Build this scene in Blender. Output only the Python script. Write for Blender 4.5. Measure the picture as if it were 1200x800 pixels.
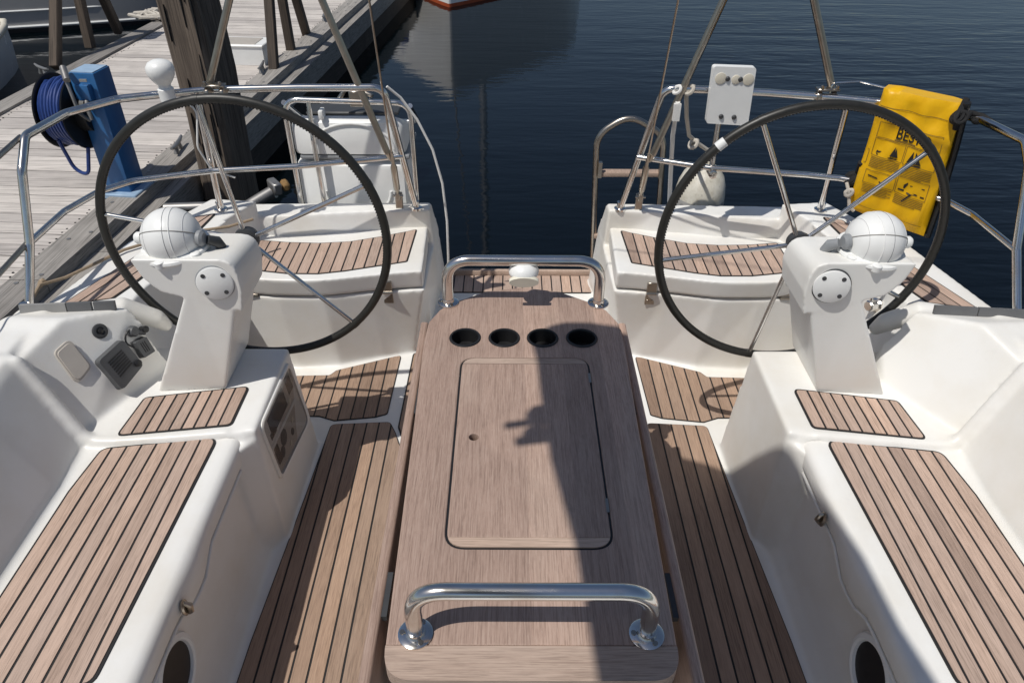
import bpy, bmesh, math, random
import numpy as np
from mathutils import Vector, Matrix
random.seed(7)
S = bpy.context.scene
for o in list(bpy.data.objects): bpy.data.objects.remove(o)
COL = S.collection
R = math.radians
V = Vector

# ------------------------------------------------------------------ camera
cam_d = bpy.data.cameras.new('camera'); cam = bpy.data.objects.new('camera', cam_d); COL.objects.link(cam)
cam_d.sensor_width = 36; cam_d.lens = 857.8/1200*36; cam_d.clip_start = .05; cam_d.clip_end = 20000
def cam_basis(p, y, r):
    f = V((math.sin(y)*math.cos(p), math.cos(y)*math.cos(p), -math.sin(p)))
    rt = V((math.cos(y), -math.sin(y), 0)); u = rt.cross(f)
    c, s = math.cos(r), math.sin(r)
    return rt*c+u*s, u*c-rt*s, f
_r, _u, _f = cam_basis(R(35.93), R(.311), R(.461))
cam.matrix_world = Matrix(((_r.x, _u.x, -_f.x, -.0385), (_r.y, _u.y, -_f.y, 0), (_r.z, _u.z, -_f.z, 1.78), (0, 0, 0, 1)))
S.camera = cam
# ------------------------------------------------------------------ light
SUN = V((-.42, -.33, 1)).normalized()
EL = math.asin(SUN.z); AZ = math.atan2(SUN.x, SUN.y)
w = bpy.data.worlds.new('World'); S.world = w; w.use_nodes = True
nt = w.node_tree; bg = nt.nodes['Background']
sky = nt.nodes.new('ShaderNodeTexSky'); sky.sky_type = 'NISHITA'; sky.sun_disc = False
sky.sun_elevation = EL; sky.sun_rotation = AZ; sky.air_density = 1.0; sky.dust_density = 1.1; sky.ozone_density = 1.3
nt.links.new(sky.outputs[0], bg.inputs[0]); bg.inputs[1].default_value = .075
sd = bpy.data.lights.new('sun', 'SUN'); sd.energy = 3.9; sd.angle = R(.53); sd.color = (1, .965, .905)
sun = bpy.data.objects.new('sun', sd); COL.objects.link(sun)
sun.rotation_euler = SUN.to_track_quat('Z', 'Y').to_euler(); sun.location = (-4, -3, 10)
S.view_settings.view_transform = 'Standard'; S.view_settings.look = 'None'
S.view_settings.exposure = -.18; S.view_settings.gamma = 1; S.view_settings.use_curve_mapping = False
S.render.engine = 'CYCLES'

# ------------------------------------------------------------------ materials
class NT:
    def __init__(s, name, rough=.5, metal=0):
        s.m = bpy.data.materials.new(name); s.m.use_nodes = True; s.t = s.m.node_tree
        s.b = s.t.nodes['Principled BSDF']; s.b.inputs['Roughness'].default_value = rough; s.b.inputs['Metallic'].default_value = metal
    def n(s, typ, **k):
        x = s.t.nodes.new(typ)
        for a, v in k.items(): setattr(x, a, v)
        return x
    def l(s, a, b): s.t.links.new(a, b)
    def coord(s, scale=(1, 1, 1), kind='Object', rnd=False):
        c = s.n('ShaderNodeTexCoord'); m = s.n('ShaderNodeMapping'); m.inputs['Scale'].default_value = scale
        s.l(c.outputs[kind], m.inputs[0])
        if rnd:
            oi = s.n('ShaderNodeObjectInfo'); mu = s.n('ShaderNodeMath', operation='MULTIPLY'); mu.inputs[1].default_value = 37.
            s.l(oi.outputs['Random'], mu.inputs[0]); s.l(mu.outputs[0], m.inputs['Location'])
        return m.outputs[0]
    def noise(s, vec, sc, det=4, ro=.55, dist=0):
        x = s.n('ShaderNodeTexNoise'); x.inputs['Scale'].default_value = sc; x.inputs['Detail'].default_value = det
        x.inputs['Roughness'].default_value = ro; x.inputs['Distortion'].default_value = dist
        s.l(vec, x.inputs['Vector']); return x.outputs['Fac']
    def ramp(s, fac, stops):
        x = s.n('ShaderNodeValToRGB'); e = x.color_ramp.elements
        while len(e) < len(stops): e.new(.5)
        for i, (p, c) in enumerate(stops):
            e[i].position = p; e[i].color = (c, c, c, 1) if not isinstance(c, tuple) else (*c, 1)
        s.l(fac, x.inputs[0]); return x.outputs[0]
    def mix(s, fac, a, b, mode='MIX'):
        x = s.n('ShaderNodeMix', data_type='RGBA', blend_type=mode)
        for i, v in ((0, fac), (6, a), (7, b)):
            if hasattr(v, 'is_output'): s.l(v, x.inputs[i])
            else: x.inputs[i].default_value = v if i == 0 else (*v, 1)
        return x.outputs[2]
    def col(s, c):
        if hasattr(c, 'is_output'): s.l(c, s.b.inputs['Base Color'])
        else: s.b.inputs['Base Color'].default_value = (*c, 1)
    def bump(s, h, st, d=.002):
        x = s.n('ShaderNodeBump'); x.inputs['Strength'].default_value = st; x.inputs['Distance'].default_value = d
        s.l(h, x.inputs['Height']); s.l(x.outputs[0], s.b.inputs['Normal'])
    def rough(s, h, a, b):
        x = s.n('ShaderNodeMapRange'); x.inputs[3].default_value = a; x.inputs[4].default_value = b
        s.l(h, x.inputs[0]); s.l(x.outputs[0], s.b.inputs['Roughness'])

def flat(name, c, rough=.5, metal=0, var=.12, sc=30, bump=0):
    m = NT(name, rough, metal); v = m.coord()
    n = m.noise(v, sc, 5)
    m.col(m.mix(n, tuple(x*(1-var) for x in c), tuple(min(1, x*(1+var)) for x in c)))
    m.rough(n, max(.03, rough*.8), min(1, rough*1.25))
    if bump: m.bump(n, bump, .001)
    return m.m

def gelcoat(name, base, dirt):
    m = NT(name, .33); v = m.coord()
    n1 = m.noise(v, 3.2, 6, .6); n2 = m.noise(v, 22, 6, .65); n3 = m.noise(v, 160, 3)
    st = m.ramp(n1, [(.42, 0.), (.68, .7)]); st2 = m.ramp(n2, [(.62, 0.), (.78, .5)])
    c = m.mix(st, base, dirt)
    c = m.mix(st2, c, tuple(x*.86 for x in base))
    m.col(c); m.rough(n2, .28, .5)
    m.bump(n3, .06, .001)
    return m.m

def teak(name, light, dark, fine=1., rnd=True):
    m = NT(name, .75)
    v = m.coord((210, 8, 210), rnd=rnd); v2 = m.coord((520, 18, 520), rnd=rnd); v3 = m.coord((10, 2.2, 10), rnd=rnd); v4 = m.coord((30, 30, 30), rnd=rnd)
    g = m.noise(v, fine, 5, .6, .5); g2 = m.noise(v2, fine, 3, .6, .3); g3 = m.noise(v3, 1.2, 4); g4 = m.noise(v4, 1., 5, .65)
    c = m.mix(m.ramp(g, [(.25, 0.), (.75, 1.)]), dark, light)
    c = m.mix(m.ramp(g2, [(.38, .55), (.5, 0.)]), c, tuple(x*.60 for x in dark))
    c = m.mix(m.ramp(g2, [(.55, 0.), (.68, .35)]), c, tuple(x*1.22 for x in light))
    c = m.mix(m.ramp(g3, [(.42, 0.), (.72, .45)]), c, (light[0]*1.12, light[1]*1.14, light[2]*1.18))
    c = m.mix(m.ramp(g4, [(.62, 0.), (.75, .22)]), c, tuple(x*.6 for x in dark))
    if rnd:
        oi = m.n('ShaderNodeObjectInfo'); c = m.mix(.9, c, m.ramp(oi.outputs['Random'], [(0, (.66, .63, .62)), (.35, (1.0, .96, .93)), (.7, (.82, .82, .83)), (1, (1.16, 1.09, 1.03))]), 'MULTIPLY')
    m.col(c); m.bump(g2, .3, .001)
    return m.m

M = {}
M['gel'] = gelcoat('white gelcoat', (.79, .78, .75), (.70, .66, .585))
M['gel_pod'] = gelcoat('white pedestal gelcoat', (.79, .78, .745), (.73, .69, .62))
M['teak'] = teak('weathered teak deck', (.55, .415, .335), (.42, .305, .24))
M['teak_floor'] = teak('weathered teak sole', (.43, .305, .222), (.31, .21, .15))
def teak_table():
    m = NT('weathered teak table', .62)
    v = m.coord((210, 7, 210)); v2 = m.coord((520, 14, 520)); v3 = m.coord((5, 2, 5))
    g = m.noise(v, 1., 5, .6, .8); g2 = m.noise(v2, 1, 3, .6, .3); g3 = m.noise(v3, 1.3, 5)
    c = m.mix(m.ramp(g, [(.1, 0.), (.9, 1.)]), (.36, .252, .198), (.49, .355, .288))
    c = m.mix(m.ramp(g2, [(.36, .5), (.5, 0.)]), c, (.18, .118, .09))
    g4 = m.noise(m.coord((420, 60, 420)), 1., 3, .6); c = m.mix(m.ramp(g4, [(.3, .3), (.46, 0.)]), c, (.20, .135, .105)); c = m.mix(m.ramp(g4, [(.56, 0.), (.7, .3)]), c, (.56, .44, .37))
    c = m.mix(m.ramp(g2, [(.54, 0.), (.66, .38)]), c, (.54, .42, .35))
    # glued staves: tone steps across the width
    tc = m.n('ShaderNodeTexCoord'); sx = m.n('ShaderNodeSeparateXYZ'); m.l(tc.outputs['Object'], sx.inputs[0])
    a = m.n('ShaderNodeMath', operation='MULTIPLY'); a.inputs[1].default_value = 10.7; m.l(sx.outputs[0], a.inputs[0])
    f = m.n('ShaderNodeMath', operation='FLOOR'); m.l(a.outputs[0], f.inputs[0])
    wn = m.n('ShaderNodeTexWhiteNoise', noise_dimensions='1D'); m.l(f.outputs[0], wn.inputs['W'])
    c = m.mix(.8, c, m.ramp(wn.outputs['Value'], [(0, (.76, .73, .72)), (.5, (1.0, .97, .95)), (1, (1.18, 1.12, 1.08))]), 'MULTIPLY')
    # water stains and bleached patches
    c = m.mix(m.ramp(g3, [(.55, 0.), (.72, .32)]), c, (.47, .37, .30))
    st = m.noise(m.coord((13, 13, 13)), 1., 6, .7)
    c = m.mix(m.ramp(st, [(.66, 0.), (.76, .4)]), c, (.17, .115, .09))
    m.col(c); m.bump(g2, .3, .001)
    return m.m
M['table'] = teak_table()
M['teak_end'] = teak('teak end grain boards', (.53, .41, .33), (.39, .285, .225), rnd=True)
M['caulk'] = flat('black deck caulking', (.014, .013, .013), .6)
M['steel'] = NT('polished stainless', .13, 1).m
def steel():
    m = NT('stainless tube', .14, 1); v = m.coord((1, 1, 1)); n = m.noise(v, 14, 5, .6)
    m.col(m.mix(m.ramp(n, [(.45, 0.), (.75, .7)]), (.74, .73, .71), (.55, .46, .38)))
    m.rough(n, .09, .26); return m.m
M['steel'] = steel()
M['steel_old'] = flat('tarnished stainless', (.40, .36, .31), .3, 1, .3, 25)
M['wheel'] = flat('black leather wheel rim', (.020, .019, .016), .42, 0, .35, 60, .15)
M['black'] = flat('black plastic', (.012, .012, .013), .45)
M['dark'] = flat('dark grey plastic', (.045, .047, .05), .5, 0, .15, 40, .08)
M['grey'] = flat('grey vinyl', (.12, .122, .125), .55, 0, .15, 30)
M['lgrey'] = flat('light grey vinyl', (.30, .295, .285), .55, 0, .15, 30)
M['mgrey'] = flat('grey plastic', (.26, .27, .28), .5)
M['whitep'] = flat('white plastic', (.78, .78, .76), .38, 0, .06, 20)
M['cream'] = flat('cream plastic', (.66, .61, .50), .45, 0, .08, 15)
M['beige'] = flat('beige hatch plastic', (.50, .46, .41), .5, 0, .12, 18)
M['lidgrey'] = flat('grp line groove', (.25, .24, .22), .6)
M['lidgrey2'] = flat('pale seam', (.5, .5, .5), .5)
M['spk'] = flat('charcoal plastic', (.085, .088, .092), .5, 0, .15, 40, .08)
M['blue'] = flat('blue painted steel', (.028, .13, .32), .38, 0, .16, 12)
M['bluelight'] = flat('faded blue paint', (.30, .42, .56), .5, 0, .25, 30)
M['hose'] = flat('blue hose', (.018, .045, .18), .38)
M['rope'] = flat('pale braided rope', (.50, .46, .40), .8, 0, .3, 250, .5)
M['ropew'] = flat('white line', (.72, .71, .68), .7, 0, .15, 200, .3)
M['ropeb'] = flat('black rope', (.008, .008, .009), .85, 0, .3, 200, .5)
M['oldrope'] = flat('tan mooring rope', (.33, .25, .17), .85, 0, .35, 150, .5)
M['orange'] = flat('orange antifouling', (.42, .085, .03), .5, 0, .2, 8)
M['hullwhite'] = flat('white yacht hull', (.86, .86, .84), .25, 0, .04, 4)
M['hullgrey'] = flat('grey yacht hull', (.36, .355, .35), .3, 0, .1, 4)
M['hullblack'] = flat('black antifouling', (.010, .010, .012), .5)
M['rust'] = flat('rusty yellow paint', (.24, .14, .05), .8, 0, .5, 60, .4)
M['galv'] = flat('galvanised steel', (.30, .29, .28), .45, .7, .25, 25)
M['lens'] = flat('lamp lens', (.74, .70, .58), .3, 0, .05)
M['screen'] = flat('instrument face', (.02, .02, .022), .25)
M['ink'] = flat('black print', (.015, .014, .012), .6)
M['inkthin'] = flat('faded print', (.20, .12, .02), .6)
M['sail'] = flat('navy sail cover', (.02, .03, .07), .8, 0, .2, 10, .3)
M['alu'] = flat('anodised aluminium', (.5, .5, .5), .35, .9)
def fender_mat():
    m = NT('scuffed fender vinyl', .5); v = m.coord(); n = m.noise(v, 14, 6, .7); n2 = m.noise(v, 60, 4)
    c = m.mix(m.ramp(n, [(.42, 0.), (.66, .8)]), (.66, .63, .55), (.42, .38, .29)); c = m.mix(m.ramp(n2, [(.6, 0.), (.7, .4)]), c, (.2, .18, .15))
    m.col(c); m.bump(n2, .2, .002); return m.m
M['fender'] = fender_mat()
def vinyl():
    m = NT('yellow vinyl', .38); v = m.coord((1, 1, .45)); n = m.noise(v, 7, 4, .5, .8); n2 = m.noise(v, 40, 4)
    m.col(m.mix(n2, (.68, .35, .004), (.80, .47, .008))); m.b.inputs['Specular IOR Level'].default_value = .28; m.bump(n, .55, .02); m.rough(n2, .3, .5); return m.m
M['yellow'] = vinyl()
def oldwood(name, a, b, sc=1., bstr=.5, ax=1):
    m = NT(name, .85)
    s1 = [40*sc]*3; s1[ax] = 1.6*sc; s2 = [150*sc]*3; s2[ax] = 3*sc
    v = m.coord(tuple(s1), rnd=True); v2 = m.coord(tuple(s2), rnd=True); v3 = m.coord((4, 4, 4), rnd=True)
    g = m.noise(v, 1, 6, .65, .8); g2 = m.noise(v2, 1, 4, .6); g3 = m.noise(v3, 1, 5)
    c = m.mix(m.ramp(g, [(.3, 0.), (.7, 1.)]), b, a); c = m.mix(m.ramp(g2, [(.35, .75), (.5, 0.)]), c, tuple(x*.4 for x in b))
    c = m.mix(m.ramp(g3, [(.5, 0.), (.75, .45)]), c, tuple(x*.6 for x in b))
    oi = m.n('ShaderNodeObjectInfo'); c = m.mix(.8, c, m.ramp(oi.outputs['Random'], [(0, (.68, .66, .66)), (.5, (.95, .93, .92)), (1, (1.12, 1.1, 1.08))]), 'MULTIPLY')
    m.col(c); m.bump(g2, bstr, .003); return m.m
M['dock'] = oldwood('weathered dock boards', (.68, .635, .59), (.50, .465, .43), 1., .5, 0)
M['dockbeam'] = oldwood('weathered dock beam', (.37, .35, .325), (.26, .245, .225), 1., .5, 1)
M['dockdark'] = oldwood('dark dock timber', (.075, .062, .05), (.04, .032, .027), 1., .6, 1)
M['pile'] = oldwood('old timber pile', (.20, .158, .122), (.085, .065, .05), .8, 1., 2)
M['prop'] = oldwood('brown timber prop', (.115, .088, .066), (.055, .042, .032), 1., .5, 2)
def glass():
    m = NT('smoked acrylic', .04); m.col((.16, .13, .11)); m.b.inputs['Alpha'].default_value = .22
    m.b.inputs['Specular IOR Level'].default_value = .6; return m.m
M['glass'] = glass()
def water_mat():
    m = NT('harbour water', .04); m.b.inputs['IOR'].default_value = 1.34
    m.col((.0007, .0022, .0030))
    v1 = m.coord((.55, 2.6, 1)); v2 = m.coord((2.6, 8.5, 1)); v3 = m.coord((.07, .16, 1)); v4 = m.coord((7, 17, 1))
    a = m.noise(v1, 1., 3, .5, .3); b = m.noise(v2, 1., 2, .5, .4); d = m.noise(v4, 1., 2, .5); c = m.noise(v3, 1., 3)
    ad = m.n('ShaderNodeMath', operation='MULTIPLY_ADD'); m.l(b, ad.inputs[0]); ad.inputs[1].default_value = .36; m.l(a, ad.inputs[2])
    ad2 = m.n('ShaderNodeMath', operation='MULTIPLY_ADD'); m.l(d, ad2.inputs[0]); ad2.inputs[1].default_value = .12; m.l(ad.outputs[0], ad2.inputs[2])
    amp = m.n('ShaderNodeMapRange'); amp.inputs[1].default_value = .35; amp.inputs[2].default_value = .65; amp.inputs[3].default_value = .35; amp.inputs[4].default_value = 1.
    m.l(c, amp.inputs[0])
    tc = m.n('ShaderNodeTexCoord'); sx = m.n('ShaderNodeSeparateXYZ'); m.l(tc.outputs['Object'], sx.inputs[0])
    lee = m.n('ShaderNodeMapRange', interpolation_type='SMOOTHSTEP'); lee.inputs[1].default_value = -.5; lee.inputs[2].default_value = 5.; lee.inputs[3].default_value = .36; lee.inputs[4].default_value = 1.1
    m.l(sx.outputs[0], lee.inputs[0])
    am = m.n('ShaderNodeMath', operation='MULTIPLY'); m.l(amp.outputs[0], am.inputs[0]); m.l(lee.outputs[0], am.inputs[1])
    mu = m.n('ShaderNodeMath', operation='MULTIPLY'); m.l(ad2.outputs[0], mu.inputs[0]); m.l(am.outputs[0], mu.inputs[1])
    m.b.inputs['Specular Tint'].default_value = (1, .90, .97, 1)
    m.bump(mu.outputs[0], .62, .032)
    return m.m
M['water'] = water_mat()

# ------------------------------------------------------------------ mesh helpers
def fillet(pts, r, n=6, closed=False):
    """round the corners of a polyline (2-D or 3-D)"""
    P = [V(p) for p in pts]; out = []; N = len(P)
    for i, p in enumerate(P):
        if not closed and i in (0, N-1): out.append(p); continue
        a, b = P[i-1], P[(i+1) % N]
        rr = r[i] if isinstance(r, (list, tuple)) else r
        d1, d2 = (a-p), (b-p)
        if rr <= 0 or d1.length < 1e-6 or d2.length < 1e-6: out.append(p); continue
        ang = d1.angle(d2)
        if ang > R(176): out.append(p); continue
        t = min(rr/math.tan(ang/2), d1.length*.49, d2.length*.49)
        q1, q2 = p+d1.normalized()*t, p+d2.normalized()*t
        for k in range(n+1):
            u = k/n; out.append(q1*(1-u)**2+p*2*u*(1-u)+q2*u*u)
    return out

def loft(bm, rings, caps=True, closed=True):
    vs = [[bm.verts.new(p) for p in r] for r in rings]
    n = len(rings[0])
    for a, b in zip(vs[:-1], vs[1:]):
        for i in range(n if closed else n-1):
            j = (i+1) % n
            bm.faces.new((a[i], a[j], b[j], b[i]))
    if caps: bm.faces.new(vs[0][::-1]); bm.faces.new(vs[-1])
    return vs

def prism(bm, poly, z0, z1):           # plan polygon, vertical
    loft(bm, [[(p[0], p[1], z0) for p in poly], [(p[0], p[1], z1) for p in poly]])
def hexa(bm, bot, top, z0, z1):         # two plan polygons of the same count
    loft(bm, [[(p[0], p[1], z0) for p in bot], [(p[0], p[1], z1) for p in top]])
def prism_xz(bm, poly, y0, y1):
    loft(bm, [[(p[0], y0, p[1]) for p in poly], [(p[0], y1, p[1]) for p in poly]])
def box(bm, c, d, rot=None):
    vs = bmesh.ops.create_cube(bm, size=1)['verts']
    mt = Matrix.Translation(c) @ (rot if rot else Matrix()) @ Matrix.Diagonal((*d, 1))
    bmesh.ops.transform(bm, matrix=mt, verts=vs)
    return vs
def tube(bm, path, r, seg=10, closed=False, caps=True):
    P = [V(p) for p in path]; N = len(P); rings = []
    rs = r if isinstance(r, (list, tuple)) else [r]*N
    t0 = (P[1]-P[0]).normalized(); up = V((0, 0, 1)) if abs(t0.z) < .9 else V((1, 0, 0))
    nrm = t0.cross(up).normalized()
    for i in range(N):
        if closed: t = (P[(i+1) % N]-P[i-1]).normalized()
        else: t = (P[min(i+1, N-1)]-P[max(i-1, 0)]).normalized()
        nrm = (nrm - t*nrm.dot(t)).normalized(); bi = t.cross(nrm)
        rings.append([P[i]+(nrm*math.cos(a)+bi*math.sin(a))*rs[i] for a in [2*math.pi*k/seg for k in range(seg)]])
    if closed: rings.append(rings[0]); vs = loft(bm, rings, caps=False)
    else: loft(bm, rings, caps=caps)
    if closed: bmesh.ops.remove_doubles(bm, verts=bm.verts, dist=1e-6)
def lathe(bm, prof, mat=Matrix(), seg=24, caps=True):
    rings = [[mat @ V((r*math.cos(2*math.pi*k/seg), r*math.sin(2*math.pi*k/seg), z)) for k in range(seg)] for r, z in prof]
    loft(bm, rings, caps=caps)
def frame(o, zdir, xhint=(1, 0, 0)):
    z = V(zdir).normalized(); x = V(xhint); x = (x-z*x.dot(z)).normalized(); y = z.cross(x); o = V(o)
    return Matrix(((x.x, y.x, z.x, o.x), (x.y, y.y, z.y, o.y), (x.z, y.z, z.z, o.z), (0, 0, 0, 1)))
def bevel(bm, w, seg=2, ang=30):
    es = [e for e in bm.edges if len(e.link_faces) == 2 and e.calc_face_angle(0) > R(ang)]
    bmesh.ops.bevel(bm, geom=es, offset=w, segments=seg, profile=.5, affect='EDGES', clamp_overlap=True)
def obj(name, bm, mat, parent=None, smooth=True, origin=None, ang=40):
    bmesh.ops.recalc_face_normals(bm, faces=bm.faces)
    if origin is None and parent is None and len(bm.verts):
        c = sum((v.co for v in bm.verts), V())/len(bm.verts); origin = V((c.x, c.y, min(v.co.z for v in bm.verts)))
    if origin is not None: bmesh.ops.translate(bm, verts=bm.verts, vec=-V(origin))
    me = bpy.data.meshes.new(name); bm.to_mesh(me); bm.free()
    if mat: me.materials.append(mat)
    o = bpy.data.objects.new(name, me); COL.objects.link(o)
    if smooth:
        me.polygons.foreach_set('use_smooth', [True]*len(me.polygons))
        me.set_sharp_from_angle(angle=R(ang))
    if origin is not None: o.location = origin
    if parent is not None:
        o.parent = parent
        o.location = (V(origin) if origin is not None else V())-V(parent.location if parent.parent is None else parent['wloc'])
        o['wloc'] = tuple(V(origin) if origin is not None else V())
    return o
def thing(name, label, cat, loc=(0, 0, 0), group=None):
    o = bpy.data.objects.new(name, None); COL.objects.link(o); o.location = loc; o.empty_display_size = .1
    o['label'] = label; o['category'] = cat
    if group: o['group'] = group
    return o
def tag(o, label, cat, group=None):
    o['label'] = label; o['category'] = cat
    if group: o['group'] = group
    return o
def soft(bm, voxel, iters, fac=.5):
    """voxel-union a bmesh of overlapping closed solids and relax it, so that every meeting line gets a moulded fillet"""
    bmesh.ops.recalc_face_normals(bm, faces=bm.faces)
    me = bpy.data.meshes.new('t'); bm.to_mesh(me); bm.free()
    o = bpy.data.objects.new('t', me); COL.objects.link(o)
    m = o.modifiers.new('r', 'REMESH'); m.mode = 'VOXEL'; m.voxel_size = voxel
    if iters: k = o.modifiers.new('s', 'SMOOTH'); k.iterations = iters; k.factor = fac
    dg = bpy.context.evaluated_depsgraph_get(); dg.update()
    ev = o.evaluated_get(dg); me2 = bpy.data.meshes.new_from_object(ev)
    bpy.data.objects.remove(o); b2 = bmesh.new(); b2.from_mesh(me2); bpy.data.meshes.remove(me2); bpy.data.meshes.remove(me)
    return b2
def mir(pts, s): return [(p[0]*s, *p[1:]) for p in pts]
def curve_fill(loops, z0, z1, bev=.004):
    """flat board with holes, from closed outlines (first is the outside)"""
    cu = bpy.data.curves.new('c', 'CURVE'); cu.dimensions = '2D'; cu.fill_mode = 'BOTH'
    h = (z1-z0)/2; cu.extrude = h-bev; cu.bevel_depth = bev; cu.bevel_resolution = 2; cu.offset = -bev
    for lp in loops:
        sp = cu.splines.new('POLY'); sp.points.add(len(lp)-1); sp.use_cyclic_u = True
        for p, q in zip(sp.points, lp): p.co = (q[0], q[1], 0, 1)
    o = bpy.data.objects.new('c', cu); COL.objects.link(o)
    dg = bpy.context.evaluated_depsgraph_get(); me = bpy.data.meshes.new_from_object(o.evaluated_get(dg))
    bm = bmesh.new(); bm.from_mesh(me); bpy.data.objects.remove(o); bpy.data.meshes.remove(me)
    bmesh.ops.remove_doubles(bm, verts=bm.verts, dist=1e-5)
    bmesh.ops.translate(bm, verts=bm.verts, vec=(0, 0, (z0+z1)/2))
    return bm
def circle(c, r, n=28): return [(c[0]+r*math.cos(2*math.pi*k/n), c[1]+r*math.sin(2*math.pi*k/n)) for k in range(n)]

# polygon utilities for planking
def area(p): return sum(p[i][0]*p[(i+1) % len(p)][1]-p[(i+1) % len(p)][0]*p[i][1] for i in range(len(p)))/2
def inset(p, d):
    if area(p) < 0: p = p[::-1]
    out = []; n = len(p)
    for i in range(n):
        a, b, c = V(p[i-1]).to_2d(), V(p[i]).to_2d(), V(p[(i+1) % n]).to_2d()
        e1, e2 = (b-a), (c-b)
        if e1.length < 1e-7 or e2.length < 1e-7: continue
        e1.normalize(); e2.normalize()
        n1, n2 = V((-e1.y, e1.x)), V((-e2.y, e2.x)); m = n1+n2
        if m.length < 1e-4: continue
        m = m/ max(.35, m.dot(m)/2) / 1.0
        out.append((b.x+m.x*d*.5*1.0*1.0, b.y+m.y*d*.5) if False else (b.x+(n1+n2).x*d/max(.5, (1+n1.dot(n2))), b.y+(n1+n2).y*d/max(.5, (1+n1.dot(n2)))))
    return out
def clip(p, ax, lim, keep_less):
    out = []; n = len(p)
    for i in range(n):
        a, b = p[i], p[(i+1) % n]
        ia = (a[ax] <= lim) == keep_less; ib = (b[ax] <= lim) == keep_less
        if ia: out.append(a)
        if ia != ib:
            t = (lim-a[ax])/(b[ax]-a[ax]); out.append((a[0]+(b[0]-a[0])*t, a[1]+(b[1]-a[1])*t))
    return out
def dedupe(p, e=4e-4):
    out = []
    for q in p:
        if not out or (q[0]-out[-1][0])**2+(q[1]-out[-1][1])**2 > e*e: out.append(q)
    if len(out) > 1 and (out[0][0]-out[-1][0])**2+(out[0][1]-out[-1][1])**2 < e*e: out.pop()
    return out
def teak_panel(parent, poly, z, width, direction=(0, 1), rfil=.02, phase=0., gap=.006, border=.006, mat=None, label=None, slope=None):
    """a caulked teak panel: black caulking base (part) with one plank object per strake (sub-parts)"""
    mat = mat or M['teak']
    poly = [(q.x, q.y) for q in fillet([(*p, 0) for p in poly], rfil, 5, True)]
    poly = dedupe(poly)
    bm = bmesh.new(); prism(bm, poly, z-.012, z+.0015)
    base = obj('teak_panel', bm, M['caulk'], parent, smooth=False)
    if label: base['label'] = label
    d = V(direction).normalized(); ex = V((d.y, -d.x))   # local x across, local y along
    ip = inset(poly, border)
    loc = [(q[0]*ex.x+q[1]*ex.y, q[0]*d.x+q[1]*d.y) for q in ip]
    x0 = min(p[0] for p in loc); x1 = max(p[0] for p in loc)
    n = max(1, round((x1-x0)/width)); wd = (x1-x0)/n
    for k in range(n):
        q = clip(clip(loc, 0, x0+k*wd+(gap/2 if k else 0), False), 0, x0+(k+1)*wd-(gap/2 if k < n-1 else 0), True)
        q = dedupe(q)
        if len(q) < 3 or abs(area(q)) < 6e-5: continue
        if len(q) > 22: q = q[::2]
        cx = sum(p[0] for p in q)/len(q); cy = sum(p[1] for p in q)/len(q)
        b2 = bmesh.new(); dz = random.uniform(-.0004, .0004)
        prism(b2, [(p[0]-cx, p[1]-cy) for p in q], -.008, .0032+dz)
        bmesh.ops.recalc_face_normals(b2, faces=b2.faces)
        me = bpy.data.meshes.new('plank'); b2.to_mesh(me); b2.free(); me.materials.append(mat)
        o = bpy.data.objects.new('plank', me); COL.objects.link(o); o.parent = base
        wl = V(base['wloc'])
        o.location = V((ex.x*cx+d.x*cy, ex.y*cx+d.y*cy, z))-wl; o.rotation_euler = (0, 0, math.atan2(ex.y, ex.x))
    return base

# ------------------------------------------------------------------ water
bm = bmesh.new(); bmesh.ops.create_grid(bm, x_segments=1, y_segments=1, size=6000)
wt = obj('water', bm, M['water'], None, False, (0, 0, 0)); wt.location = (0, 0, -.55); wt['kind'] = 'structure'

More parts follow.
